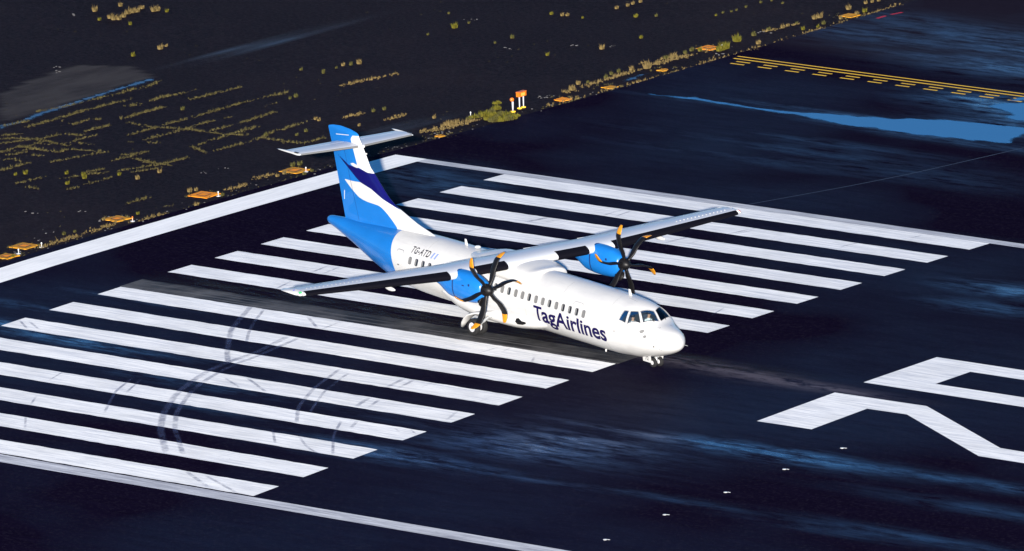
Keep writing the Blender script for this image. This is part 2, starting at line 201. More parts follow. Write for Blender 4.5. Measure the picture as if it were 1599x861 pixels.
WHITE = (.42, .42, .42); BLUE = (.006, .115, .38); NAVY = (.002, .001, .065); DARK = (.012, .012, .016)
M = {}
M['white'] = simple('aircraft_white_paint', WHITE, .35, spec=.4, coat=.3, var=.05, scale=.9)
M['grey_white'] = simple('wing_grey_white_paint', (.42, .44, .48), .4, spec=.4, coat=.2, var=.05, scale=.8)
M['blue'] = simple('aircraft_blue_paint', BLUE, .35, spec=.4, coat=.3, var=.08, scale=1.1)
M['boot'] = simple('black_rubber_boot', (.0022, .002, .0045), .7, spec=.08)
M['black'] = simple('black_composite', (.0045, .0042, .005), .45, spec=.2)
M['tip'] = simple('orange_yellow_tip_paint', (.42, .17, .003), .45)
M['line'] = simple('grey_panel_line', (.2, .30, .33), .6)
M['linelight'] = simple('light_panel_line', (.14, .14, .15), .6)
M['blueline'] = simple('dark_cowl_seam', (.003, .01, .07), .6)
M['win'] = simple('dark_cabin_glass', (.01, .011, .014), .08, spec=.6)
M['shade'] = simple('lowered_cabin_shade', (.12, .12, .12), .5)
M['frame'] = simple('grey_window_frame', (.10, .10, .11), .4, metal=.3)
M['tyre'] = simple('tyre_rubber', (.012, .012, .013), .8, spec=.2)
M['rim'] = simple('white_wheel_hub', (.5, .5, .52), .35, metal=.2)
M['steel'] = simple('landing_gear_steel', (.45, .46, .47), .35, metal=.6)
M['navy'] = simple('navy_lettering', (.004, .002, .040), .6, spec=.1)
M['regist'] = simple('black_lettering', (.015, .015, .02), .5)
M['flag'] = simple('flag_light_blue', (.15, .20, .50), .5)
M['interior'] = simple('cockpit_lining', (.03, .035, .045), .8)
M['greenlens'] = simple('green_navigation_lens', (.05, .35, .12), .15, spec=.7)
M['bluelens'] = simple('blue_wingtip_emblem', (.03, .05, .35), .2)
M['redlens'] = simple('red_navigation_lens', (.5, .03, .02), .15, spec=.7)
M['skin'] = simple('skin', (.45, .24, .16), .6)
M['shirt'] = simple('white_shirt', (.75, .76, .78), .8)
M['hair'] = simple('dark_hair', (.01, .008, .006), .7)
M['seat'] = simple('seat_cloth', (.05, .06, .09), .9)

def glass_mat():
    m, nt, N, L, b = nmat('cockpit_glass')
    t = N.new('ShaderNodeBsdfTransparent'); t.inputs[0].default_value = (.62, .70, .72, 1)
    g = N.new('ShaderNodeBsdfGlossy'); g.inputs['Roughness'].default_value = .03
    fr = N.new('ShaderNodeFresnel'); fr.inputs[0].default_value = 1.5
    mx = N.new('ShaderNodeMixShader'); L.new(fr.outputs[0], mx.inputs[0]); L.new(t.outputs[0], mx.inputs[1]); L.new(g.outputs[0], mx.inputs[2])
    L.new(mx.outputs[0], N['Material Output'].inputs[0]); return m
M['glass'] = glass_mat()

def fuselage_mat():
    m, nt, N, L, b = nmat('fuselage_livery')
    f = tex_noise(nt, .8, 5, .6); f2 = tex_noise(nt, 3.0, 4, .6, stretch=(.25, 1, 1.6))
    w = ramp(nt, f, [(.3, (.38, .38, .387)), (.7, (.43, .43, .425))])
    w = mix(nt, ramp(nt, f2, [(.55, 0.0), (.8, .35)]), w, (.30, .30, .32))
    k = mathn(nt, 'MULTIPLY_ADD', attr(nt, 'livery'), 80, .5, clamp=True)
    bl = ramp(nt, f, [(.3, tuple(x * .88 for x in BLUE)), (.7, BLUE)])
    L.new(mix(nt, k, w, bl), b.inputs['Base Color']); b.inputs['Roughness'].default_value = .35
    b.inputs['Specular IOR Level'].default_value = .4; b.inputs['Coat Weight'].default_value = .3; return m
M['fuselage'] = fuselage_mat()
def fin_mat():
    m, nt, N, L, b = nmat('tail_fin_livery')
    f = tex_noise(nt, 1.1, 5, .6)
    c = ramp(nt, f, [(.3, tuple(x * .88 for x in BLUE)), (.7, BLUE)])
    for nm, cc in (('white_low', WHITE), ('navy_band', NAVY), ('white_edge', WHITE)):
        c = mix(nt, mathn(nt, 'MULTIPLY_ADD', attr(nt, nm), 50, .5, clamp=True), c, cc)
    L.new(c, b.inputs['Base Color']); b.inputs['Roughness'].default_value = .35
    b.inputs['Specular IOR Level'].default_value = .4; b.inputs['Coat Weight'].default_value = .3; return m
M['fin'] = fin_mat()

def runway_mat():
    m, nt, N, L, b = nmat('wet_dark_asphalt')
    st = tex_noise(nt, 1.3, 10, .72, stretch=(.24, 1.0, 1))      # streaks along the runway
    st2 = tex_noise(nt, 2.6, 8, .7, stretch=(.16, 1.2, 1))
    big = tex_noise(nt, .035, 3, .5)
    fine = tex_noise(nt, 14, 5, .7)
    wet = attr(nt, 'wet'); dust = attr(nt, 'dust'); dry = attr(nt, 'dry')
    w = mathn(nt, 'MULTIPLY', wet, mathn(nt, 'MULTIPLY_ADD', st, 5.5, -2.1, clamp=True), clamp=True)
    w = mathn(nt, 'MULTIPLY', w, mathn(nt, 'MULTIPLY_ADD', st2, 3.4, -.8, clamp=True), clamp=True)
    base = mathn(nt, 'MULTIPLY_ADD', big, .5, -.235, clamp=True)
    base = mathn(nt, 'MULTIPLY', base, mathn(nt, 'MULTIPLY_ADD', st, 2.0, -.2, clamp=True))
    w = mathn(nt, 'MAXIMUM', w, base)
    c = ramp(nt, st2, [(.25, (.0036, .0024, .0085)), (.5, (.0050, .0034, .0125)), (.8, (.0070, .0052, .0175))])
    c = mix(nt, mathn(nt, 'MULTIPLY_ADD', fine, .5, 0, clamp=True), c, (.0042, .0030, .0095))
    c = mix(nt, mathn(nt, 'MULTIPLY_ADD', tex_noise(nt, 7, 3, .8, stretch=(.6, 1, 1)), 5.0, -2.6, clamp=True), c, (.0150, .0125, .0235))
    gc = mathn(nt, 'MULTIPLY', dust, mathn(nt, 'MULTIPLY_ADD', tex_noise(nt, 1.3, 10, .72, stretch=(.33, 1, 1)), 9, -3.7, clamp=True), clamp=True)
    c = mix(nt, gc, c, (.072, .062, .078))
    c = mix(nt, mathn(nt, 'MULTIPLY', dry, .55), c, (.018, .016, .024))
    L.new(c, b.inputs['Base Color'])
    L.new(mathn(nt, 'MULTIPLY_ADD', w, -.6, .75), b.inputs['Roughness'])
    L.new(mathn(nt, 'MULTIPLY_ADD', w, 1.0, .0), b.inputs['Specular IOR Level']); b.inputs['Specular Tint'].default_value = (.30, .52, 1, 1)
    bp = N.new('ShaderNodeBump'); bp.inputs['Strength'].default_value = .35; bp.inputs['Distance'].default_value = .02
    L.new(tex_noise(nt, 22, 6, .7), bp.inputs['Height']); L.new(bp.outputs[0], b.inputs['Normal'])
    return m
M['runway'] = runway_mat()
def land_mat():
    m, nt, N, L, b = nmat('old_weathered_pavement')
    a = tex_noise(nt, .08, 5, .6); f = tex_noise(nt, 4.5, 6, .85); s = tex_noise(nt, .5, 6, .6, stretch=(1, .3, 1))
    c = ramp(nt, a, [(.3, (.0040, .0034, .0066)), (.5, (.0070, .0056, .0092)), (.72, (.0130, .0092, .0125))])
    c = mix(nt, mathn(nt, 'MULTIPLY_ADD', f, 5.0, -2.25, clamp=True), c, (.023, .018, .023))
    k = mathn(nt, 'MULTIPLY', attr(nt, 'dry'), mathn(nt, 'MULTIPLY_ADD', s, 2.4, -.5, clamp=True), clamp=True)
    c = mix(nt, k, c, (.052, .047, .047))
    L.new(c, b.inputs['Base Color']); 
    w = mathn(nt, 'MULTIPLY', attr(nt, 'wet'), mathn(nt, 'MULTIPLY_ADD', s, 2.6, -.6, clamp=True), clamp=True)
    L.new(mathn(nt, 'MULTIPLY_ADD', w, -.5, .85), b.inputs['Roughness']); L.new(mathn(nt, 'MULTIPLY_ADD', w, .5, .02), b.inputs['Specular IOR Level'])
    bp = N.new('ShaderNodeBump'); bp.inputs['Strength'].default_value = .6; bp.inputs['Distance'].default_value = .05
    L.new(tex_noise(nt, 9, 8, .75), bp.inputs['Height']); L.new(bp.outputs[0], b.inputs['Normal'])
    return m
M['land'] = land_mat()
def marking_mat(name, c=(.90, .89, .86), wear=.8, dirt=(.40, .42, .48), lo=.55, along='x', fine_y=1.6):
    m, nt, N, L, b = nmat(name)
    sx = ((.16 / fine_y, fine_y, 1) if fine_y > 0 else (.03, 1.3, 1)) if along == 'x' else (1.6, .10, 1)
    a = tex_noise(nt, 3.4, 9, .74, stretch=sx); g = tex_noise(nt, .33, 4, .6); f = tex_noise(nt, 9, 6, .75, stretch=(.4, 1, 1))
    cc = mix(nt, ramp(nt, a, [(lo - .14, 0.0), (lo + .12, wear)]), c, dirt)
    cc = mix(nt, ramp(nt, g, [(.42, 0.0), (.75, wear * .6)]), cc, tuple(x * .62 for x in c))
    cc = mix(nt, ramp(nt, f, [(.60, 0.0), (.74, wear * .9)]), cc, dirt)
    ch = tex_noise(nt, 6.5, 7, .8, stretch=(.5, 1, 1))
    cc = mix(nt, ramp(nt, ch, [(.655, 0.0), (.70, .85 * min(1, wear * 1.6))]), cc, tuple(x * .3 for x in dirt))
    L.new(cc, b.inputs['Base Color']); b.inputs['Roughness'].default_value = .75; b.inputs['Specular IOR Level'].default_value = .2
    bp = N.new('ShaderNodeBump'); bp.inputs['Strength'].default_value = .3; bp.inputs['Distance'].default_value = .01
    L.new(tex_noise(nt, 30, 5, .7), bp.inputs['Height']); L.new(bp.outputs[0], b.inputs['Normal'])
    return m
M['paint'] = marking_mat('white_runway_paint')
M['edgepaint'] = marking_mat('worn_edge_line_paint', (.62, .63, .66), .75, (.12, .12, .16), .50)
M['barpaint'] = marking_mat('threshold_bar_paint', (.90, .89, .86), .40, (.45, .46, .50), .56, 'y')
M['worn'] = marking_mat('rubbered_grey_paint', (.24, .23, .23), 1.0, (.005, .0047, .007), .37, 'x', -1)
M['yellow'] = marking_mat('yellow_hold_line_paint', (.80, .47, .03), .4, (.30, .17, .03), .55)
M['red'] = marking_mat('red_paint', (.45, .01, .03), .5, (.1, .01, .02), .5)
M['orange'] = marking_mat('orange_pad_paint', (.80, .25, .005), .5, (.30, .14, .02), .52, 'y')
M['orange_metal'] = simple('orange_sign_metal', (.50, .11, .004), .5, var=.1)
M['sealer'] = simple('joint_sealer', (.030, .032, .045), .6)
def alpha_mat(name, c, alpha, lo=.35, hi=.6, stretch=(.5, .5, 1)):
    m, nt, N, L, b = nmat(name); b.inputs['Base Color'].default_value = col(c); b.inputs['Roughness'].default_value = .7; b.inputs['Specular IOR Level'].default_value = .1
    e = mathn(nt, 'MULTIPLY', ramp(nt, tex_noise(nt, 3, 6, .7, stretch=stretch), [(lo, 0.0), (hi, alpha)]), attr(nt, 'edge'))
    L.new(e, b.inputs['Alpha']); return m
M['tyremark'] = alpha_mat('tyre_rubber_smear', (.07, .09, .19), .42, .34, .62)
M['rubber'] = alpha_mat('landing_rubber_deposit', (.018, .0175, .020), .9, .40, .62, (.12, 1.4, 1))
def water_mat():
    m, nt, N, L, b = nmat('puddle_water'); b.inputs['Base Color'].default_value = (.002, .004, .012, 1)
    b.inputs['Roughness'].default_value = .06; b.inputs['IOR'].default_value = 1.8; b.inputs['Specular IOR Level'].default_value = .6; b.inputs['Specular Tint'].default_value = (.28, .50, .80, 1)
    bp = N.new('ShaderNodeBump'); bp.inputs['Strength'].default_value = .06; bp.inputs['Distance'].default_value = .01
    L.new(tex_noise(nt, 6, 4, .6), bp.inputs['Height']); L.new(bp.outputs[0], b.inputs['Normal'])
    e = mathn(nt, 'MULTIPLY_ADD', tex_noise(nt, 2.2, 7, .7, stretch=(.35, 1, 1)), .95, -.50); e = mathn(nt, 'ADD', e, attr(nt, 'edge')); L.new(mathn(nt, 'MULTIPLY_ADD', e, 4.5, .45, clamp=True), b.inputs['Alpha']); return m
M['water'] = water_mat()
M['damp'] = M['water'].copy(); M['damp'].name = 'shallow_damp_film'
_b = M['damp'].node_tree.nodes['Principled BSDF']; _b.inputs['Roughness'].default_value = .35; _b.inputs['IOR'].default_value = 1.4; _b.inputs['Base Color'].default_value = (.012, .013, .03, 1)
def grass_mat(name, c1, c2):
    m, nt, N, L, b = nmat(name)
    L.new(ramp(nt, tex_noise(nt, 5, 3, .6), [(.35, c1), (.65, c2)]), b.inputs['Base Color']); b.inputs['Roughness'].default_value = .8
    b.inputs['Specular IOR Level'].default_value = .1; return m
GM = [grass_mat('yellow_green_weed', (.045, .048, .006), (.09, .075, .009)), grass_mat('dry_tan_grass', (.07, .050, .020), (.13, .095, .038)),
      grass_mat('olive_weed', (.032, .034, .010), (.06, .052, .016)), grass_mat('crack_weed', (.022, .019, .008), (.075, .064, .024))]

# ------------------------------------------------------------------ ground, runway, water
def grid_axis(lo, hi, step, far_lo, far_hi, grow=1.35):
    a = []; x = lo; s = step
    while x > far_lo: s = min(s * grow, 400); x -= s; a.append(x)
    a = a[::-1]; n = int(round((hi - lo) / step)); a += [lo + i * step for i in range(n + 1)]
    x = hi; s = step
    while x < far_hi: s = min(s * grow, 400); x += s; a.append(x)
    return a
def sheet(name, xs, ys, h, mat, attrs):
    nx, ny = len(xs), len(ys)
    X, Y = np.meshgrid(np.array(xs), np.array(ys), indexing='ij')
    Z = np.array([zg0(y) for y in ys])[None, :] + h + 0 * X
    v = np.stack([X, Y, Z], -1).reshape(-1, 3)
    idx = np.arange(nx * ny).reshape(nx, ny)
    f = np.stack([idx[:-1, :-1], idx[1:, :-1], idx[1:, 1:], idx[:-1, 1:]], -1).reshape(-1, 4)
    me = bpy.data.meshes.new(name); me.vertices.add(len(v)); me.vertices.foreach_set('co', v.ravel().astype(np.float32))
    me.loops.add(f.size); me.polygons.add(len(f)); me.loops.foreach_set('vertex_index', f.ravel().astype(np.int32))
    me.polygons.foreach_set('loop_start', (np.arange(len(f)) * 4).astype(np.int32)); me.polygons.foreach_set('loop_total', np.full(len(f), 4, np.int32))
    me.update(calc_edges=True); me.validate(); me.materials.append(mat)
    for nm, fn in attrs.items():
        a = me.attributes.new(nm, 'FLOAT', 'POINT'); a.data.foreach_set('value', fn(X, Y).ravel().astype(np.float32))
    o = bpy.data.objects.new(name, me); COL.objects.link(o); return o
def splat(lst):
    def fn(X, Y):
        r = np.zeros_like(X, float)
        for x, y, l, w, s in lst:
            r = np.maximum(r, s * np.exp(-((X - x) / (l * .62)) ** 2 - ((Y - y) / (w * .8)) ** 2))
        return r
    return fn
def inside(poly, X, Y):
    c = np.zeros(X.shape, bool); n = len(poly); j = n - 1
    for i in range(n):
        xi, yi = poly[i]; xj, yj = poly[j]
        k = ((yi > Y) != (yj > Y)) & (X < (xj - xi) * (Y - yi) / ((yj - yi) or 1e-9) + xi); c ^= k; j = i
    return c
LAND_EDGE = -8.35
ys_all = grid_axis(-50, 90, .5, -3000, 5000)
land = sheet('ground', grid_axis(-62, -8, .5, -5000, 4000), [y for y in ys_all], -.05, M['land'],
             {'wet': splat([(w[0], w[1], w[3], w[2], w[4]) for w in wet if w[0] < LAND_EDGE]), 'dry': lambda X, Y: inside(sandy, X, Y) * 1.0})
tag(land, 'old dark weathered pavement beyond the runway end', kind='structure')
rw_x = [LAND_EDGE] + [-8 + .5 * i for i in range(2 * 78)] + grid_axis(70, 72, 1, 70, 1800)[2:]
rw_y = [y for y in ys_all if -140 < y < 500]
runway = sheet('runway', rw_x, rw_y, 0.0, M['runway'], {'wet': splat([w for w in wet if w[0] > LAND_EDGE]), 'dust': splat(dust),
      'dry': lambda X, Y: np.clip((Y - 62) / 2, 0, 1) * .9 + 0 * X})
tag(runway, 'near-black damp asphalt of the runway and taxiway', kind='structure')
# broken vertical edge of the asphalt towards the old pavement
ev = []; ef = []
yy = [-60 + .5 * i for i in range(340)]
for i, y in enumerate(yy):
    ev += [(LAND_EDGE, y, zg(y)), (LAND_EDGE - .03 - .10 * rng.random(), y, zg(y) - .06)]
    if i: k = 2 * i; ef.append((k - 2, k - 1, k + 1, k))
tag(mesh_obj('pavement_edge', ev, ef, M['runway']), 'broken low edge of the asphalt at the runway end', kind='structure')

def flat_poly(name, pts, h, mat, label, base=0.0, kind='structure', cat=None, group=None, attr_edge=None, extra_cut_x=None):
    bm = bmesh.new(); vs = [bm.verts.new((x, y, 0)) for x, y in pts]; bm.faces.new(vs)
    ymin = min(p[1] for p in pts); ymax = max(p[1] for p in pts)
    for yi in range(math.floor(ymin), math.ceil(ymax) + 1):
        for yc in (yi, yi + .5):
            if ymin + 1e-4 < yc < ymax - 1e-4:
                bmesh.ops.bisect_plane(bm, geom=bm.verts[:] + bm.edges[:] + bm.faces[:], plane_co=(0, yc, 0), plane_no=(0, 1, 0))
    bmesh.ops.triangulate(bm, faces=bm.faces[:])
    for v in bm.verts: v.co.z = zg2(v.co.y) + h + base
    bmesh.ops.recalc_face_normals(bm, faces=bm.faces)
    if bm.faces and sum(f.normal.z for f in bm.faces) < 0: bmesh.ops.reverse_faces(bm, faces=bm.faces[:])
    me = bpy.data.meshes.new(name); bm.to_mesh(me); bm.free(); me.materials.append(mat)
    o = bpy.data.objects.new(name, me); COL.objects.link(o)
    return tag(o, label, cat, group, kind)
def zg2(y):
    f = math.floor(y * 2) / 2; t = (y - f) * 2
    return zg0(f) * (1 - t) + zg0(f + .5) * t
def rect(x0, x1, y0, y1): return [(x0, y0), (x1, y0), (x1, y1), (x0, y1)]
def rough_rect(x0, x1, y0, y1, amp=.02, step=1.0):
    p = []; n = max(2, int((x1 - x0) / step)); 
    for i in range(n + 1): p.append((x0 + (x1 - x0) * i / n, y0 + rng.uniform(-amp, amp)))
    for i in range(n + 1): p.append((x1 - (x1 - x0) * i / n, y1 + rng.uniform(-amp, amp)))
    return p
u_ = 1.8
MK = 'runway threshold stripes'
for side in (1, -1):
    for j in range(8):
        y0 = side * (1 + 2 * j) * u_; y1 = side * (2 + 2 * j) * u_
        where = 'far' if side > 0 else 'near'
        flat_poly('pavement_marking', rough_rect(0, 30, min(y0, y1), max(y0, y1), .03, .5), .004, M['paint'],
                  'white threshold stripe, number %d outward from the runway centre on the %s side' % (j + 1, where), group=MK)
flat_poly('pavement_marking', rough_rect(-.1, 30.1, -1.79, -.02, .05, .6), .004, M['worn'], 'grey rubber-blackened worn stripe along the runway centre', group=MK)
flat_poly('pavement_marking', rect(-7.65, -5.65, -29.95, 29.55), .004, M['barpaint'], 'broad white threshold bar across the runway end')
flat_poly('pavement_marking', rect(-5.648, 180, 28.75, 29.55), .004, M['edgepaint'], 'thin worn side line along the far runway edge')
flat_poly('pavement_marking', rect(-5.648, 180, -29.98, -28.95), .004, M['edgepaint'], 'thin worn side line along the near runway edge')
d0 = [(42, 1.29), (42, 7.16), (52, 7.16), (60, 5.9), (60, 2.6), (52, 1.29)]
def stroke_poly():
    outer = [(42, 1.27), (42, 7.16), (58.5, 7.16), (60, 6.6), (60, 1.9), (58.5, 1.27)]
    inner = [(45, 2.79), (57, 2.79), (57, 5.6), (45, 5.6)]
    # ring split at the seam: two polygons
    return [[(42, 1.27), (42, 4.2), (45, 4.2), (45, 2.79), (57, 2.79), (57, 4.2), (60, 4.2), (60, 1.9), (58.5, 1.27)],
            [(42, 4.2), (42, 7.16), (58.5, 7.16), (60, 6.6), (60, 4.2), (57, 4.2), (57, 5.6), (45, 5.6), (45, 4.2)]]
pz = stroke_poly()
def join(objs, name):
    bm = bmesh.new()
    for o in objs: bm.from_mesh(o.data)
    bmesh.ops.remove_doubles(bm, verts=bm.verts[:], dist=.002); bm.to_mesh(objs[0].data); bm.free(); objs[0].name = name
    for o in objs[1:]: bpy.data.objects.remove(o)
    return objs[0]
a = flat_poly('pavement_marking', pz[0], .004, M['paint'], 'big white runway numeral 0, the farther of the two digits')
b_ = flat_poly('pavement_marking_b', pz[1], .004, M['paint'], 'x'); join([a, b_], a.name)
two = [(42, -7.09), (42, -1.0), (47.1, -.9), (54.33, -5.42), (57.5, -5.5), (57.5, -2.6), (55.5, -2.6), (55.5, -1.0), (58.5, -1.0), (60, -2.0), (60, -6.3), (58.5, -7.08), (54.29, -7.08), (47.2, -2.62), (45.02, -2.68), (45.02, -7.03)]
flat_poly('pavement_marking', two, .004, M['paint'], 'big white runway numeral 2, the nearer of the two digits')
# yellow holding-position lines
flat_poly('pavement_marking', rect(-7.9, 60, 59.52, 59.67), .004, M['yellow'], 'upper solid yellow holding line')
flat_poly('pavement_marking', rect(-7.75, 60, 58.95, 59.12), .004, M['yellow'], 'lower solid yellow holding line')
for i in range(28):
    x = -7.15 + i * 1.80
    flat_poly('pavement_marking', rect(x, x + .90, 58.38, 58.54), .004, M['yellow'], 'short yellow dash of the row under the holding lines', group='yellow holding dashes')
    flat_poly('pavement_marking', rect(x + .02, x + .92, 57.82, 57.98), .004, M['yellow'], 'short yellow dash of the lower row under the holding lines', group='lower yellow holding dashes')
for k, L_ in enumerate(red):
    (x0, y0), (x1, y1) = L_
    flat_poly('pavement_marking', [(x0 - .1, y0), (x0 + .12, y0), (x1 + .1, y1), (x1 - .1, y1)], .004, M['red'], ['faded red dash, the nearer one, beside the weeds', 'faded red dash, the farther one, beside the weeds'][k])

def ribbon(name, pts, w, h, mat, label, base=0, soft=True, group=None, taper=False):
    P = []
    for (x0, y0), (x1, y1) in zip(pts[:-1], pts[1:]):
        n = max(1, int(math.hypot(x1 - x0, y1 - y0) / .25))
        P += [(x0 + (x1 - x0) * i / n, y0 + (y1 - y0) * i / n) for i in range(n)]
    P.append(tuple(pts[-1]))
    for _ in range(6): P = [P[0]] + [((P[i - 1][0] + 2 * P[i][0] + P[i + 1][0]) / 4, (P[i - 1][1] + 2 * P[i][1] + P[i + 1][1]) / 4) for i in range(1, len(P) - 1)] + [P[-1]]
    v = []; f = []; ed = []; K = 5
    for i, (x, y) in enumerate(P):
        a = P[max(0, i - 1)]; b = P[min(len(P) - 1, i + 1)]; dx, dy = b[0] - a[0], b[1] - a[1]; l = math.hypot(dx, dy) or 1
        nx, ny = -dy / l, dx / l
        for k in range(K):
            t = (k / (K - 1) - .5) * w; yy_ = y + ny * t
            v.append((x + nx * t, yy_, zg2(yy_) + h + base)); ed.append((0 if k in (0, K - 1) else 1) * min(1, i / 2, (len(P) - 1 - i) / 2))
        if i:
            for k in range(K - 1): q = (i - 1) * K + k; f.append((q, q + 1, q + K + 1, q + K))
    o = mesh_obj(name, v, f, mat)
    at = o.data.attributes.new('edge', 'FLOAT', 'POINT'); at.data.foreach_set('value', ed if soft else [1.0] * len(v))
    return tag(o, label, None, group, 'structure')
for k, (pts, w) in enumerate(tyre):
    ribbon('pavement_tyre_mark', pts, w * .8, .009, M['tyremark'], 'dark curved tyre smear crossing the white stripes', group='tyre marks on the white stripes')
ribbon('pavement_joint', joint[0], .07, .003, M['sealer'], 'thin pale joint crossing the dark asphalt', soft=False)
# rubber deposits along the centre
rv = []; rf = []; re_ = []
nx_, ny_ = 60, 22
for i in range(nx_ + 1):
    for j in range(ny_ + 1):
        x = -1 + 42 * i / nx_; y = -1.75 + 3.5 * j / ny_
        rv.append((x, y, zg2(y) + .006)); e = min(1, j / 4, (ny_ - j) / 4, i / 6, (nx_ - i) / 14); re_.append(max(0, e) * (.12 if y < 0 else .9))
        if i and j: q = (i - 1) * (ny_ + 1) + j - 1; rf.append((q, q + ny_ + 1, q + ny_ + 2, q + 1))
o = mesh_obj('pavement_rubber', rv, rf, M['rubber']); o.data.attributes.new('edge', 'FLOAT', 'POINT').data.foreach_set('value', re_)
tag(o, 'grey rubber deposit along the runway centre beneath the aircraft', kind='structure')

def wobble(pts, n=6, amp=.12):
    out = []
    for (x0, y0), (x1, y1) in zip(pts, pts[1:] + pts[:1]):
        l = math.hypot(x1 - x0, y1 - y0); k = max(1, min(n, int(l / .25)))
        for i in range(k): 
            t = i / k; a = amp if i else 0
            out.append((x0 + (x1 - x0) * t + rng.uniform(-a, a), y0 + (y1 - y0) * t + rng.uniform(-a, a) * .5))
    return out
def puddle(P, mat, label, base, st):
    xs_ = np.arange(min(p[0] for p in P) - .5, max(p[0] for p in P) + .5, st); ys_ = np.arange(min(p[1] for p in P) - .5, max(p[1] for p in P) + .5, st)
    X, Y = np.meshgrid(xs_, ys_, indexing='ij'); d = np.full(X.shape, 1e9)
    for (ax, ay), (bx, by) in zip(P, P[1:] + P[:1]):
        dx, dy = bx - ax, by - ay; t = np.clip(((X - ax) * dx + (Y - ay) * dy) / (dx * dx + dy * dy + 1e-9), 0, 1)
        d = np.minimum(d, np.hypot(X - ax - dx * t, Y - ay - dy * t))
    d = np.where(inside(P, X, Y), d, -d); keep = d > -.40; ids = -np.ones(X.shape, int); v = []; ed = []
    for i, j in zip(*np.nonzero(keep)):
        ids[i, j] = len(v); v.append((X[i, j], Y[i, j], zg2(Y[i, j]) + .006 + base)); ed.append(float(d[i, j]))
    f = [(ids[i, j], ids[i + 1, j], ids[i + 1, j + 1], ids[i, j + 1]) for i in range(X.shape[0] - 1) for j in range(X.shape[1] - 1) if keep[i, j] and keep[i + 1, j] and keep[i + 1, j + 1] and keep[i, j + 1]]
    o = mesh_obj('water', v, f, mat); o.data.attributes.new('edge', 'FLOAT', 'POINT').data.foreach_set('value', ed)
    return tag(o, label, None, None, 'structure')
PL = ['long blue sky-reflecting puddle on the dark taxiway', 'small puddle touching the yellow holding lines', 'ragged puddle between the long puddle and the holding lines', 'narrow water strip beside the weedy edge', 'long thin water strip on the old pavement']
for k, P in enumerate(puddles):
    puddle(P, M['water'] if k < 3 else M['damp'], PL[k], 0 if k < 4 else -.05, .18 if k < 3 else .10)
# ------------------------------------------------------------------ the aircraft (local frame: x forward from the nose wheel, y left, z up)
AC = empty('airliner', (AP[0], AP[1], zg(AP[1])))
AC.rotation_mode = 'XYZ'
AC.rotation_euler = (Matrix.Rotation(AP[2], 3, 'Z') @ Matrix.Rotation(AP[3], 3, 'Y') @ Matrix.Rotation(AP[4], 3, 'X')).to_euler('XYZ')
tag(AC, 'white and blue high-wing twin-propeller airliner turning on the runway', 'airliner')

#        x,     zc,   hup,  hdn,   w
FUS = [(-24.86, 2.30, .12, .12, .10), (-24.7, 2.30, .20, .20, .19), (-24.2, 2.28, .28, .30, .29), (-22.5, 2.10, .52, .62, .58), (-20.5, 1.92, .86, 1.10, .97),
       (-18.5, 1.74, 1.20, 1.38, 1.30), (-16.5, 1.64, 1.39, 1.43, 1.42), (-15, 1.62, 1.43, 1.43, 1.4325), (-3.2, 1.62, 1.43, 1.43, 1.4325), (-2.2, 1.61, 1.42, 1.41, 1.42),
       (-1.2, 1.59, 1.37, 1.31, 1.375), (-.8, 1.57, 1.32, 1.26, 1.33), (-.4, 1.545, 1.22, 1.16, 1.28), (-.1, 1.53, 1.03, 1.07, 1.215), (.2, 1.50, .74, .97, 1.13), (.5, 1.48, .62, .87, 1.03),
       (.8, 1.45, .58, .74, .91), (1.1, 1.42, .53, .60, .765), (1.35, 1.39, .45, .46, .60), (1.55, 1.36, .30, .30, .40), (1.64, 1.35, .18, .18, .24), (1.68, 1.35, .02, .02, .03)]
def fus(x): return interp(FUS, x)
def y_of(x, z):
    zc, hu, hd, w = fus(x); h = hu if z > zc else hd
    t = max(0, 1 - ((z - zc) / h) ** 2); return w * math.sqrt(t)
def z_of(x, y):
    zc, hu, hd, w = fus(x); return zc + hu * math.sqrt(max(0, 1 - (y / w) ** 2))
def xb(z):  # front edge of the blue tail, by height
    return interp([(.2, -17.75), (1.1, -18.02), (1.75, -18.27), (2.24, -18.5), (2.64, -18.72), (2.94, -18.92), (3.2, -19.1)], z)[0]
xs = [-24.86, -24.83, -24.78, -24.7, -24.5] + [-24.3 + .2 * i for i in range(int((24.3 - 3) / .2))] + [-3.1 + .1 * i for i in range(41)] + [1.0, 1.08, 1.16, 1.24, 1.32, 1.39, 1.45, 1.5, 1.55, 1.59, 1.62, 1.645, 1.66, 1.672, 1.68]
xs = sorted(set(round(x, 3) for x in xs)); NS = 80
rings = []; liv = []
for x in xs:
    zc, hu, hd, w = fus(x); r = []
    for i in range(NS):
        a = 2 * math.pi * i / NS; sn = math.sin(a)
        p = Vector((x, w * math.cos(a), zc + (hu if sn > 0 else hd) * sn)); r.append(p); liv.append(xb(p.z) - x)
    rings.append(r)
mb = MB().loft(rings); fuse = mesh_obj('fuselage', mb.v, mb.f, [M['fuselage'], M['interior']], AC, True)
fix_normals(fuse)
at = fuse.data.attributes.new('livery', 'FLOAT', 'POINT'); at.data.foreach_set('value', liv)

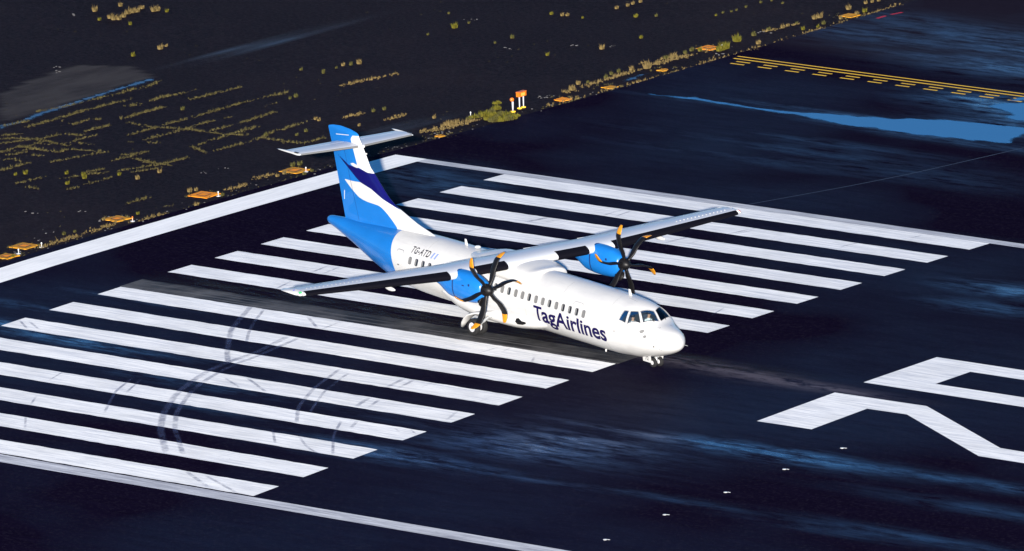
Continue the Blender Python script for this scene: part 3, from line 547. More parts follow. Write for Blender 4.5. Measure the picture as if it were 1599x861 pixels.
# cockpit windows: polygons on the nose surface as (x, y) for the windscreen, (x, z) for the side panes
def S_xy(x, y): return Vector((x, y, z_of(x, abs(y))))
WP = {'w3': [(.23, -.05), (-.19, -.05), (-.49, -.61), (-.03, -.82)],
      'w2': [(-.10, -.92), (-.55, -.68), (-.89, -.85), (-.72, -1.21)],
      'w1': [(-.84, -1.22), (-.99, -.88), (-1.24, -.95), (-1.28, -1.25)]}
def pane_pts(k, s, off, n=4):
    P = [S_xy(x, y * -s) if False else S_xy(x, abs(y) * s) for x, y in WP[k]]
    return P
def subdiv(P, n=5):
    out = []
    for a, b in zip(P, P[1:] + P[:1]):
        for i in range(n): out.append((a[0] + (b[0] - a[0]) * i / n, a[1] + (b[1] - a[1]) * i / n))
    return out
def poly_normal(P):
    n = Vector((0, 0, 0))
    for a, b in zip(P, P[1:] + P[:1]): n += a.cross(b)
    return n.normalized()
cut = []
for k in WP:
    for s in (1, -1):
        P = [S_xy(x, abs(y) * s) for x, y in subdiv(WP[k], 3)]
        n = poly_normal(P); c = sum(P, Vector()) / len(P)
        if n.dot(c - Vector((-1, 0, 1.4))) < 0: P = P[::-1]; n = -n
        m = MB().loft([[p - n * .42 for p in P], [p + n * .25 for p in P]])
        cut.append(m)
# cavity inside the nose
cr_ = []
for x in (-2.3, -1.9, -1.5, -1.1, -.8, -.5, -.25):
    zc, hu, hd, w = fus(x); r = []
    for i in range(24):
        a = 2 * math.pi * i / 24; sn = math.sin(a)
        r.append(Vector((x, (w - .10) * math.cos(a), max(zc - .35, zc + ((hu if sn > 0 else hd) - .10) * sn))))
    cr_.append(r)
cut.append(MB().loft(cr_))
def boolean(target, mb, mat):
    c = mesh_obj('cutter', mb.v, mb.f, [M['fuselage'], M['interior']]); fix_normals(c)
    c.data.polygons.foreach_set('material_index', [1] * len(c.data.polygons))
    md = target.modifiers.new('b', 'BOOLEAN'); md.operation = 'DIFFERENCE'; md.solver = 'EXACT'; md.object = c
    bpy.context.view_layer.update()
    ev = target.evaluated_get(bpy.context.evaluated_depsgraph_get()); me = bpy.data.meshes.new_from_object(ev)
    target.modifiers.remove(md); old = target.data; target.data = me; bpy.data.meshes.remove(old)
    cm = c.data; bpy.data.objects.remove(c); bpy.data.meshes.remove(cm)
MWs = AC.matrix_world.copy()
fuse.parent = None
n0 = len(fuse.data.vertices)
for m in cut: boolean(fuse, m, None)
fuse.name = 'fuselage'; fuse.data.name = 'fuselage'; fuse.parent = AC
print('fuselage verts', n0, len(fuse.data.vertices))
sharp(fuse, 40)

def patch(name, loop2, f, mat, parent, off=.006, grid=6):
    "quad patch bilinear over 4 corners, mapped by f"
    A, B, C_, D = loop2; v = []; fc = []
    for i in range(grid + 1):
        for j in range(grid + 1):
            s, t = i / grid, j / grid
            p = [(A[k] * (1 - s) + B[k] * s) * (1 - t) + (D[k] * (1 - s) + C_[k] * s) * t for k in (0, 1)]
            v.append(f(p[0], p[1]))
            if i and j: q = (i - 1) * (grid + 1) + j - 1; fc.append((q, q + 1, q + grid + 2, q + grid + 1))
    o = mesh_obj(name, v, fc, mat, parent, True); return o
for k in WP:
    for s in (1, -1):
        cx = sum(p[0] for p in WP[k]) / 4; cy = sum(p[1] for p in WP[k]) / 4
        L_ = [(x + (x - cx) * .03, y + (y - cy) * .03) for x, y in WP[k]]
        wobj = patch('cockpit_window', L_, lambda x, y: S_xy(x, abs(y) * s) - Vector((0, 0, .012)), M['glass'], AC)
        mf = MB(); P = [S_xy(x, abs(y) * s) for x, y in subdiv(WP[k], 6)]
        for a, b in zip(P, P[1:] + P[:1]): mf.tube(a, b, .014, n=6, caps=False)
        mf.build('window_frame', M['linelight'], wobj, True)

# side-surface helpers: map (x, z) to the fuselage side
def side(x, z, s=-1, off=.004): 
    y = y_of(x, z); zc, hu, hd, w = fus(x); h = hu if z > zc else hd
    n = Vector((0, y / w ** 2, (z - zc) / h ** 2)).normalized()
    return Vector((x, s * (y + n.y * off), z + n.z * off))
def rrect(x0, x1, z0, z1, r, n=4):
    P = []
    for cx, cz, a0 in ((x1 - r, z1 - r, 0), (x0 + r, z1 - r, 90), (x0 + r, z0 + r, 180), (x1 - r, z0 + r, 270)):
        for i in range(n + 1): a = R(a0 + 90 * i / n); P.append((cx + r * math.cos(a), cz + r * math.sin(a)))
    return P
def ring_patch(name, P_out, P_in, s, off, mat, parent):
    n = len(P_out); v = [side(x, z, s, off) for x, z in P_out] + [side(x, z, s, off) for x, z in P_in]
    return mesh_obj(name, v, [(i, (i + 1) % n, n + (i + 1) % n, n + i) for i in range(n)], mat, parent)
def disc_patch(name, P, s, off, mat, parent):
    c = (sum(p[0] for p in P) / len(P), sum(p[1] for p in P) / len(P)); n = len(P)
    v = [side(x, z, s, off) for x, z in P] + [side(c[0], c[1], s, off)]
    return mesh_obj(name, v, [(i, (i + 1) % n, n) for i in range(n)], mat, parent)
def outline(name, P, s, w, mat, parent, off=.004):
    c = (sum(p[0] for p in P) / len(P), sum(p[1] for p in P) / len(P)); Q2 = []
    for x, z in P:
        d = math.hypot(x - c[0], z - c[1]); Q2.append((x - (x - c[0]) / d * w, z - (z - c[1]) / d * w))
    return ring_patch(name, P, Q2, s, off, mat, parent)
shade_rng = random.Random(3)
for s in (-1, 1):
    for k in range(27):
        x = -16.80 + k * .5035
        w2, h2 = .125, .175
        fr = outline('cabin_window', rrect(x - w2, x + w2, 1.985 - h2, 1.985 + h2, .09), s, .030, M['frame'], AC, .012)
        P = rrect(x - w2 + .028, x + w2 - .028, 1.985 - h2 + .028, 1.985 + h2 - .028, .07)
        open_ = shade_rng.random() < .62 and k not in (0, 26)
        disc_patch('pane', P, s, .006, M['win'] if open_ else M['shade'], fr)
        if open_:   # pale inner reveal seen at the rear edge of the opening
            Pr = rrect(x - w2 + .028, x - .01, 1.985 - h2 + .03, 1.985 + h2 - .03, .05)
            disc_patch('inner_reveal', Pr, s, .009, M['shade'], fr)
# doors and panels
for s in (-1, 1):
    dd = outline('service_door', rrect(-17.98, -17.42, 1.12, 2.34, .12, 6), s, .030, M['linelight'], AC, .005)
    mm = MB(); mm.box(side(-17.7, 1.62, s, .012), (.12, .02, .05)); mm.build('handle', M['frame'], dd)
    ee = outline('emergency_exit', rrect(-4.60, -3.88, 1.48, 2.42, .14, 6), s, .018, M['linelight'], AC, .005)
    hatch = outline('access_panel', rrect(-.33, .66, 1.50, 2.04, .03, 3), s, .010, M['linelight'], AC, .005)
    for cx, cz, r in ((.13, 1.86, .10), (.36, 1.66, .085)):
        disc_patch('vent', [(cx + r * math.cos(2 * math.pi * i / 14), cz + .8 * r * math.sin(2 * math.pi * i / 14)) for i in range(14)], s, .006, M['shade'], hatch)
    for cx, cz, r in ((-1.45, 1.62, .035), (.95, 1.62, .03), (.82, 1.25, .05)):
        mm = MB(); mm.lathe([(0, r), (.025, r * .8)], side(cx, cz, s, -.004), (0, s, 0), 10); mm.build('sensor', M['shade'], AC)
# faint frame seams round the fuselage
for x in (-2.15, -5.6, -8.0, -13.0, -15.9):
    v = []; n = 40
    for i in range(n):
        a = R(-75 + 150 * i / (n - 1)); zc, hu, hd, w = fus(x)
        for dx in (0, .009):
            v.append(Vector((x + dx, -(w + .003) * math.cos(a), zc + (hu + .003) * math.sin(a))))
    mesh_obj('panel_seam', v, [(2 * i, 2 * i + 1, 2 * i + 3, 2 * i + 2) for i in range(n - 1)], M['linelight'], AC)

# lettering
def text_part(name, body, x0, x1, z0, cap, mat, s=-1, shear=0, weight=0.0, off=.008, spacing=1.0):
    cu = bpy.data.curves.new('t', 'FONT'); cu.body = body; cu.size = 1; cu.offset = weight; cu.shear = shear; cu.resolution_u = 6; cu.space_character = spacing
    ob = bpy.data.objects.new('t', cu); COL.objects.link(ob); bpy.context.view_layer.update()
    me = bpy.data.meshes.new_from_object(ob.evaluated_get(bpy.context.evaluated_depsgraph_get())); bpy.data.objects.remove(ob)
    bm = bmesh.new(); bm.from_mesh(me); bpy.data.meshes.remove(me)
    xmin = min(v.co.x for v in bm.verts); xmax = max(v.co.x for v in bm.verts); ct = 0.69   # cap height of the built-in face
    for v in bm.verts:
        u = (v.co.x - xmin) / (xmax - xmin); v.co.x = x0 + (x1 - x0) * u; yy0 = v.co.y + (.045 * math.sin(math.pi * v.co.y / .69) if 0 < v.co.y < .69 else 0); v.co.z = z0 + yy0 / ct * cap; v.co.y = 0
    z = z0 - .5 * cap
    while z < z0 + 1.3 * cap:
        bmesh.ops.bisect_plane(bm, geom=bm.verts[:] + bm.edges[:] + bm.faces[:], plane_co=(0, 0, z), plane_no=(0, 0, 1)); z += .05
    for v in bm.verts: v.co = side(v.co.x if s < 0 else (x0 + x1 - v.co.x), v.co.z, s, off)
    me = bpy.data.meshes.new(name); bm.to_mesh(me); bm.free(); me.materials.append(mat)
    o = bpy.data.objects.new(name, me); COL.objects.link(o); o.parent = AC; return o
for s in (-1, 1):
    for body_, xa, xb_ in (('T', -7.37, -6.76), ('agAirlines', -6.80, -2.05)):
        text_part('airline_name', body_, xa if s < 0 else -9.42 - xb_, xb_ if s < 0 else -9.42 - xa, .985, .70, M['navy'], s, weight=.026)
    text_part('registration_lettering', 'TG-ATD', -16.93 if s < 0 else -16.3, -15.53 if s < 0 else -14.9, 2.345, .27, M['regist'], s, shear=.25, weight=.022, spacing=1.15)
    for k in range(2):
        fx = (-15.44 + k * .25) if s < 0 else (-16.75 + k * .25)
        P = [(fx, 2.345), (fx + .12, 2.345), (fx + .21, 2.60), (fx + .09, 2.60)]
        patch('flag_stripe', P, lambda x, z: side(x, z, s, .008), M['flag'], AC)

# belly fairing
BF = [(-14.6, 1.0, .30, .30, 1.25), (-13.8, .85, .45, .50, 1.38), (-12.8, .72, .50, .58, 1.55), (-11.6, .66, .52, .56, 1.68), (-10, .66, .54, .56, 1.72), (-8.8, .68, .54, .54, 1.68), (-7.8, .74, .50, .46, 1.52), (-7.0, .84, .40, .40, 1.30), (-6.3, .95, .25, .30, 1.10)]
def loft_tab(tab, n=40, step=.2, p=2.3, y0=0):
    rs = []; x = tab[0][0]
    while x < tab[-1][0] + 1e-6:
        zc, hu, hd, w = interp(tab, x); r = []
        for i in range(n):
            a = 2 * math.pi * i / n; c, sn = math.cos(a), math.sin(a)
            r.append(Vector((x, y0 + w * math.copysign(abs(c) ** (2 / p), c), zc + (hu if sn > 0 else hd) * math.copysign(abs(sn) ** (2 / p), sn))))
        rs.append(r); x += step
    return rs
belly = MB().loft(loft_tab(BF)).build('belly_fairing', M['white'], AC, True)
mi = MB(); 
pts = [(-8.42, .86), (-8.30, .90), (-8.05, .80), (-7.80, .79), (-7.78, .70), (-8.0, .62), (-8.3, .60), (-8.44, .70)]
def bf_side(x, z, off=.01, s=-1):
    zc, hu, hd, w = interp(BF, x); h = hu if z > zc else hd; return Vector((x, s * (w * (max(0, 1 - abs((z - zc) / h) ** 2.3)) ** (1 / 2.3) + off), z))
for s in (-1, 1):
    mesh_obj('air_inlet', [bf_side(x, z, .03, s) for x, z in pts] + [bf_side(-8.1, .72, .04, s)], [(i, (i + 1) % len(pts), len(pts)) for i in range(len(pts))], M['black'], belly)
# wing-to-fuselage fairing
WF = [(-13.4, 2.80, .16, .20, .50), (-12.6, 2.78, .34, .30, .90), (-11.8, 2.76, .50, .40, 1.24), (-10.8, 2.74, .52, .45, 1.42), (-9.6, 2.74, .57, .46, 1.44), (-8.8, 2.72, .50, .44, 1.40), (-8.35, 2.70, .44, .40, 1.30), (-8.0, 2.68, .46, .3, 1.12), (-7.75, 2.66, .38, .2, .92)]
MB().loft(loft_tab(WF, p=2.7, step=.15)).build('wing_root_fairing', M['white'], AC, True)

# ---------------- wing
def wing_at(y):
    a = abs(y)
    if a <= 4.9: return -9.15, 2.57, 3.19, .20
    t = (a - 4.9) / 8.6; return -9.15 - .62 * t, 2.57 - .95 * t, 3.19 + .33 * t, .20 - .05 * t
def foil(u, t):
    y = 5 * t * (.2969 * math.sqrt(max(u, 0)) - .126 * u - .3516 * u * u + .2843 * u ** 3 - .1036 * u ** 4); c = .02 * (1 - (2 * u - 1) ** 2); return c + y, c - y
INC = math.tan(R(0.7))
def wp(y, u, up, grow=0.0):
    le, ch, z, t = wing_at(y); a, b = foil(u, t); zz = a if up else b
    return Vector((le - u * ch + (grow if u < .03 else 0), y, z + zz * ch - u * ch * INC + (grow if up else -grow)))
def wing_ring(y, u0, u1, n=16, grow=0.0, u0l=None, u1l=None):
    us = [u1 + (u0 - u1) * (1 - math.cos(math.pi * i / n)) / 2 for i in range(n + 1)]
    r = [wp(y, u, True, grow) for u in us]
    lo0 = u0 if u0l is None else u0l; lo1 = u1 if u1l is None else u1l
    us = [lo0 + (lo1 - lo0) * (1 - math.cos(math.pi * i / n)) / 2 for i in range(n + 1)]
    l = [wp(y, u, False, grow) for u in us]
    if lo0 < 1e-6: l = l[1:]
    return r + l
def span(y0, y1, n): return [y0 + (y1 - y0) * i / n for i in range(n + 1)]
ysw = [-13.2] + span(-13, 13, 52) + [13.2]
wing = MB().loft([wing_ring(y, 0, .745) for y in ysw]).build('wing', M['grey_white'], AC); sharp(wing, 30)
for s in (-1, 1):
    lab = {'inboard': (1.45, 3.35), 'mid': (4.75, 9.5), 'ail': (9.56, 13.1)}
    for nm, (a, b) in (('flap', (1.45, 3.35)), ('flap', (4.75, 9.5)), ('aileron', (9.56, 13.1))):
        yy_ = [s * t for t in span(a, b, 8)]
        if s < 0: yy_ = yy_[::-1]
        sharp(MB().loft([wing_ring(y, .757, 1.0, 6) for y in yy_]).build(nm, M['grey_white'], AC), 30)
    # de-icing boots on the leading edge
    for a, b in ((1.52, 3.42), (4.98, 13.15)):
        yy_ = [s * t for t in span(a, b, 14)]
        if s < 0: yy_ = yy_[::-1]
        r = []
        for y in yy_:
            q = [wp(y, u, True, .016) for u in (.125, .085, .055, .03, .015, .006, .002)] + [wp(y, 0, True, .016) + Vector((.010, 0, -.016))] + [wp(y, u, False, .016) for u in (.002, .006, .012, .02, .04, .07, .11, .15)]
            r.append(q)
        o = MB(); o.loft(r, caps=False); 
        # open strip, drop the closing faces
        n = len(r[0]); o.f = [f for f in o.f if not (f[0] % n == n - 1)]
        mesh_obj('leading_edge_boot', o.v, o.f, M['boot'], AC, True)
    # wing tip with its lights
    rt = []
    for dy, sc in ((0, 1), (.08, .93), (.16, .80), (.24, .6), (.30, .35), (.33, .1)):
        y = s * (13.2 + dy); base_ = wing_ring(s * 13.2, 0, .99, 12); c = wing_at(13.2); cc = Vector((c[0] - c[1] * .62, 0, c[2] - .62 * c[1] * INC + .01))
        rt.append([Vector((cc.x + (p.x - cc.x) * (.45 + .55 * sc), y, cc.z + (p.z - cc.z) * sc)) for p in base_])
    tipo = MB().loft(rt if s > 0 else rt[::-1]).build('wing_tip', M['white'], AC); sharp(tipo, 40)
    for dx, mt in ((.16, M['greenlens'] if s < 0 else M['redlens']), (.62, M['bluelens'])):
        cpos = Vector((wing_at(13.2)[0] - dx, s * 13.33, wing_at(13.2)[2] + .055 - (.0 if dx < .3 else .0)))
        lm = MB(); lm.lathe([(-.02, .15), (.03, .14), (.05, .09), (.06, .02)], cpos, (.35, s * .45, .75), 16)
        lo = lm.build('wingtip_light', M['white'], tipo, True)
        lm = MB(); lm.lathe([(.035, .105), (.062, .07), (.07, .02)], cpos, (.35, s * .45, .75), 14); li = lm.build('lens', mt, tipo, True)
    # fairings under the flap hinges
    for yf in (7.0, 9.9, 12.6):
        y = s * yf; le, ch, z, t = wing_at(y); r = []
        for i in range(13):
            u = i / 12; x = le - ch * (.42 + .72 * u); rad = .105 * math.sin(math.pi * min(1, max(.03, u))) ** .6 * (1.0 if yf < 9 else .75) + .008
            r.append([Vector((x, y + rad * .7 * math.cos(2 * math.pi * k / 12), z - .12 - .06 * u + rad * 1.3 * math.sin(2 * math.pi * k / 12))) for k in range(12)])
        MB().loft(r).build('flap_fairing', M['white'], AC, True)
    pr = []
    for i in range(9):
        u = i / 8; rad = .02 + .085 * math.sin(math.pi * u) ** .7
        pr.append([Vector((-9.30 - .75 * u, s * 8.2 + rad * .8 * math.cos(2 * math.pi * k / 12), 3.06 + rad * math.sin(2 * math.pi * k / 12))) for k in range(12)])
    MB().loft(pr).build('wing_lamp_fairing', M['white'], AC, True)
    vg = MB()
    for i in range(14):
        y = s * (9.6 + i * .24); p = wp(y, .30, True); vg.box(p + Vector((0, 0, .012)), (.06, .012, .03), Matrix.Rotation(R(15 * s), 3, 'Z'))
    vg.build('vortex_generators', M['white'], AC)

# ---------------- nacelles and propellers
NAC = [(-11.9, 2.93, .05, .08, .06), (-11.6, 2.92, .14, .20, .20), (-11.2, 2.92, .24, .36, .34), (-10.7, 2.92, .38, .50, .45), (-9.9, 2.84, .58, .78, .51), (-9.0, 2.80, .66, .80, .52), (-8.3, 2.80, .62, .76, .48), (-7.9, 2.80, .50, .66, .42), (-7.65, 2.81, .38, .46, .34), (-7.55, 2.815, .30, .32, .29)]
YP = 4.17
for s in (-1, 1):
    nac = MB().loft(loft_tab(NAC, n=36, p=2.25, step=.12, y0=s * YP)).build('engine_nacelle', M['blue'], AC, True)
    # cowling seam
    for xs_, in ((-9.45,), (-10.9,)):
        zc, hu, hd, w = interp(NAC, xs_); v = []; n = 30
        for i in range(n):
            a = R(-80 + 175 * i / (n - 1)) if xs_ > -10 else R(-60 + 130 * i / (n - 1)); c, sn = math.cos(a), math.sin(a)
            for dx in (0, .07):
                v.append(Vector((xs_ + dx, s * YP - (w + .006) * math.copysign(abs(c) ** (2 / 2.25), c), zc + ((hu if sn > 0 else hd) + .006) * math.copysign(abs(sn) ** (2 / 2.25), sn))))
        mesh_obj('cowl_seam', v, [(2 * i, 2 * i + 1, 2 * i + 3, 2 * i + 2) for i in range(n - 1)], M['blueline'], nac)
    it = MB(); it.lathe([(0, .24), (.05, .25), (.06, .19), (-.2, .15)], (-7.66, s * YP - .10, 2.23), (1, 0, -.15), 20)
    it.build('engine_intake', M['black'], nac, True)
    ex = MB()
    for dz, dx in ((.25, 0), (0, .3)):
        pass
    ve = MB(); ve.box((-8.65, s * YP - .50, 2.88), (.16, .02, .05)); ve.box((-8.25, s * YP - .478, 2.96), (.10, .02, .10)); ve.build('cowl_vent', M['blueline'], nac)
    prop = empty('propeller', (0, 0, 0), 0, AC)
    hub = MB(); hub.lathe([(-.12, .30), (.0, .30), (.10, .285), (.21, .25), (.31, .19), (.38, .11), (.42, .03)], (-7.50, s * YP, 2.815), (1, 0, 0), 28)
    hb = hub.build('spinner', M['black'], prop); sharp(hb, 50)
    HX, HY, HZ = -7.38, s * YP, 2.815
    off = 24 if s < 0 else -13
    for k in range(6):
        th = R(off + 60 * k)   # measured from up towards the aircraft's left
        er = Vector((0, math.sin(th), math.cos(th))); et = Vector((0, -math.cos(th), math.sin(th)))  # et: leading direction
        def ring(rr):
            t = rr / 1.965
            ch = interp([(.10, .18), (.2, .23), (.35, .34), (.6, .40), (.8, .38), (.93, .31), (1.0, .16)], t)[0]
            tw = R(interp([(.1, 90), (.3, 88), (.6, 86), (1.0, 84)], t)[0])
            sw = interp([(.1, 0), (.3, .03), (.55, .12), (.75, .11), (.9, -.03), (1.0, -.20)], t)[0]
            th_ = ch * interp([(.1, .9), (.25, .5), (.6, .26), (1.0, .22)], t)[0]
            cd = et * math.cos(tw) + Vector((1, 0, 0)) * math.sin(tw); nd = Vector((1, 0, 0)) * math.cos(tw) - et * math.sin(tw)
            c = Vector((HX, HY, HZ)) + er * rr + et * sw * 1.0
            return [c + cd * ch * .5 * math.cos(2 * math.pi * i / 12) + nd * th_ * .5 * math.sin(2 * math.pi * i / 12) for i in range(12)]
        rb = [.22 + (1.62 - .22) * i / 18 for i in range(19)]; rtp = [1.62 + (1.965 - 1.62) * i / 8 for i in range(9)]
        bl = MB().loft([ring(r_) for r_ in rb]).build('propeller_blade', M['black'], prop, True)
        MB().loft([ring(r_) for r_ in rtp]).build('blade_tip', M['tip'], bl, True)
    bt = MB()
    for k in range(3):
        a = R(40 + 120 * k); bt.lathe([(0, .02), (.012, .018)], (-7.22, s * YP + .16 * math.sin(a), 2.815 + .16 * math.cos(a)), (1, 0, 0), 8)
    bt.build('hub_bolts', M['tip'], prop)

# ---------------- fin
FLE = [(2.4, -18.0), (2.88, -16.3), (3.05, -16.6), (3.35, -17.9), (3.62, -18.72), (3.94, -19.66), (4.2, -20.12), (4.51, -20.52), (5.2, -21.30), (5.45, -21.62), (6.0, -21.98), (6.59, -22.39), (6.75, -22.52), (6.91, -22.58), (7.0, -22.83), (7.05, -23.2), (7.085, -23.8)]
FTE = [(2.4, -23.50), (2.70, -23.58), (4.25, -24.04), (5.75, -24.5), (6.92, -24.93), (6.98, -24.82), (7.03, -24.55), (7.085, -24.0)]
def lin(tab, x):
    if x <= tab[0][0]: return tab[0][1]
    for (a, b), (c, d) in zip(tab, tab[1:]):
        if x <= c: return b + (d - b) * (x - a) / (c - a)
    return tab[-1][1]
def poly_sd(P, x, z):
    "signed distance, positive inside"
    d = 1e9; ins = False; n = len(P); j = n - 1
    for i in range(n):
        ax, az = P[j]; bx_, bz = P[i]; dx, dz = bx_ - ax, bz - az; L2 = dx * dx + dz * dz or 1e-9
        t = max(0, min(1, ((x - ax) * dx + (z - az) * dz) / L2)); d = min(d, math.hypot(x - ax - dx * t, z - az - dz * t))
        if (bz > z) != (az > z) and x < (ax - bx_) * (z - bz) / ((az - bz) or 1e-9) + bx_: ins = not ins
        j = i
    return d if ins else -d
P_EDGE = [(-21.0, 5.22), (-21.70, 5.20), (-22.43, 5.34), (-22.86, 6.26), (-23.02, 6.62), (-22.9, 6.8), (-21.5, 6.9), (-20.5, 5.3)]
P_EDGE2 = [(-22.40, 5.28), (-22.75, 5.30), (-23.12, 5.38), (-22.78, 5.48), (-22.40, 5.40)]
P_NAVY = [(-24.32, 5.74), (-23.90, 5.58), (-23.60, 5.47), (-23.17, 5.30), (-22.4, 5.30), (-21.6, 5.22), (-20.9, 5.2), (-19.0, 3.75), (-19.66, 3.90), (-20.50, 4.13), (-21.35, 4.46), (-22.19, 4.63), (-22.54, 4.79), (-22.89, 4.98), (-23.31, 5.20), (-23.8, 5.46)]
P_WHITE = [(-23.59, 4.53), (-22.89, 4.56), (-22.19, 4.63), (-21.35, 4.46), (-20.50, 4.13), (-19.66, 3.90), (-19.0, 3.75), (-15.5, 3.2), (-15.5, 2.2), (-19.2, 2.2), (-19.32, 2.93), (-19.7, 3.22), (-20.08, 3.47), (-20.40, 3.64), (-20.72, 3.75), (-21.2, 3.76), (-21.61, 3.76), (-22.0, 3.79), (-22.37, 3.86), (-22.95, 4.15)]
rg = []; zs = [2.4 + .07 * i for i in range(66)] + [7.03, 7.05, 7.07, 7.085]; at_ = {'white_low': [], 'navy_band': [], 'white_edge': []}
for z in zs:
    le, te = lin(FLE, z), lin(FTE, z); ch = le - te; tk = min(.10, .36 / max(ch, .5)); tk = min(tk, .34 / ch)
    if z > 6.9: tk *= math.sqrt(max(.05, (7.1 - z) / .2))
    us = [(1 - math.cos(math.pi * i / 44)) / 2 for i in range(45)]
    up = [Vector((le - u * ch, foil(u, tk)[0] * ch - .0, z)) for u in us]
    cam_ = [.02 * (1 - (2 * u - 1) ** 2) * ch for u in us]
    up = [Vector((p.x, p.y - c, z)) for p, c in zip(up, cam_)]
    r = up + [Vector((p.x, -p.y, z)) for p in up[1:-1][::-1]]
    rg.append(r)
    for p in r:
        at_['white_low'].append(poly_sd(P_WHITE, p.x, p.z)); at_['navy_band'].append(poly_sd(P_NAVY, p.x, p.z)); at_['white_edge'].append(max(poly_sd(P_EDGE, p.x, p.z), poly_sd(P_EDGE2, p.x, p.z)))
fin = MB().loft(rg); fo = mesh_obj('tail_fin', fin.v, fin.f, M['fin'], AC, True); fix_normals(fo)
for k, v_ in at_.items(): fo.data.attributes.new(k, 'FLOAT', 'POINT').data.foreach_set('value', v_)
sharp(fo, 50)
# rudder hinge seam and horizontal rudder break
v = []
for i in range(30):
    z = 2.72 + (6.3 - 2.72) * i / 29; te = lin(FTE, z); x = te + 1.16 - .13 * (z - 2.7) / 3.6; 
    ch = lin(FLE, z) - te; u = (lin(FLE, z) - x) / ch; tk = min(.10, .34 / ch); yy_ = (foil(u, tk)[0] - .02 * (1 - (2 * u - 1) ** 2)) * ch
    for dx in (0, .022): v.append((x + dx, -yy_ - .006, z))
mesh_obj('rudder_seam', v, [(2 * i, 2 * i + 1, 2 * i + 3, 2 * i + 2) for i in range(29)], M['blueline'], fo)
rb = MB()
for z, ln in ((3.75, .45),):
    te = lin(FTE, z); rb.box((te + .32, -.055, z), (.02, .015, ln))
rb.build('rudder_tab_rod', M['white'], fo)
# ---------------- tailplane
def stab_ring(y, u0, u1, n=12):
    a = abs(y) / 3.55; le = -22.28 - .42 * a; ch = 1.72 - .48 * a; z = 6.36; t = .10
    us = [u1 + (u0 - u1) * (1 - math.cos(math.pi * i / n)) / 2 for i in range(n + 1)]
    P = [Vector((le - u * ch, y, z + (foil(u, t)[0] - .02 * (1 - (2 * u - 1) ** 2)) * ch)) for u in us]
    l = [Vector((p.x, p.y, 2 * z - p.z)) for p in P[::-1]]
    return P + (l[1:] if u0 < 1e-6 else l)
st = sharp(MB().loft([stab_ring(y, 0, .66) for y in span(-3.45, 3.45, 24)]).build('tailplane', M['grey_white'], AC), 30)
for s in (-1, 1):
    ysx = span(.18, 3.42, 10); ysx = [s * t for t in ysx]; ysx = ysx if s > 0 else ysx[::-1]
    el = sharp(MB().loft([stab_ring(y, .675, 1.0, 6) for y in ysx]).build('elevator', M['grey_white'], AC), 30)
    # horn balance at the tip, pointed backwards
    r = []
    for y, a, b, tk in ((3.43, -22.64, -24.15, .12), (3.47, -22.68, -24.35, .10), (3.51, -22.75, -24.45, .075), (3.54, -22.95, -24.3, .03)):
        q = []
        for i in range(12):
            u = (1 - math.cos(2 * math.pi * i / 12)) / 2; sgn = 1 if i < 6 else -1
            q.append(Vector((a + (b - a) * u, s * y, 6.36 + sgn * tk * .5 * (math.sin(math.pi * min(1, u * 1.0)) ** .6 if 0 < u < 1 else 0) )))
        r.append(q)
    tp = MB().loft(r if s > 0 else r[::-1]).build('elevator_horn', M['white'], el, True)
    MB().box((-22.95, s * 3.46, 6.43), (.28, .10, .03)).build('horn_gap', M['black'], tp)
    bo = []
    for y in [s * t for t in span(.2, 3.4, 6)]:
        base_ = stab_ring(y, 0, .66); n = len(base_); le_i = 12
        ctr = Vector((0, y, 6.36)); q = [base_[(le_i + k) % n] for k in range(-2, 3)]
        bo.append([p + Vector((.006, 0, .006 if p.z > 6.36 else -.006)) for p in q])
    if s < 0: bo = bo[::-1]
    o = MB(); o.loft(bo, caps=False); n = 5; o.f = [f for f in o.f if f[0] % n != n - 1]
    # underside of the tailplane edge only shows as a dark line
    mesh_obj('tailplane_boot', o.v, o.f, M['shade'], AC, True)
bul = MB(); bul.loft([[Vector((x, r_ * math.cos(a), 6.38 + r_ * 1.05 * math.sin(a))) for a in [2 * math.pi * i / 16 for i in range(16)]] for x, r_ in ((-23.2, .04), (-23.0, .07), (-22.7, .09), (-22.4, .09), (-22.2, .07), (-22.1, .04), (-22.07, .01))])
bul.build('fin_bullet_fairing', M['white'], AC, True)
MB().tube((-22.14, 0, 6.06), (-21.92, 0, 6.06), .05, .035).build('fin_lamp', M['white'], AC)
sl = MB(); sl.box((-23.65, -.13, 6.72), (1.0, .012, .03), Matrix.Rotation(R(-7), 3, 'Y')); sl.build('fin_strip', M['white'], fo)
# ---------------- antennas, probes
def blade(x, z0, h, c, name='antenna'):
    r = []
    for i in range(5):
        t = i / 4; cc = c * (1 - .45 * t); xx = x - .12 * h / .3 * t * h * 2
        r.append([Vector((xx + cc * .5 * math.cos(2 * math.pi * k / 10), .02 * (1 - .3 * t) * math.sin(2 * math.pi * k / 10), z0 + h * t)) for k in range(10)])
    MB().loft(r).build(name, M['white'], AC, True)
blade(-14.2, 3.02, .32, .26); blade(-1.95, 2.98, .33, .28)
MB().lathe([(0, .16), (.05, .15), (.09, .09), (.1, .02)], (-13.35, 0, 3.1), (0, 0, 1), 16).build('antenna_dome', M['white'], AC, True)
outline_top = MB()
P_ = [(-1.75, -.25), (-1.15, -.25), (-1.15, .25), (-1.75, .25)]
for (x0, y0), (x1, y1) in zip(P_, P_[1:] + P_[:1]): outline_top.tube(S_xy(x0, y0) , S_xy(x1, y1), .008, n=5)
outline_top.build('roof_hatch_seam', M['linelight'], AC)
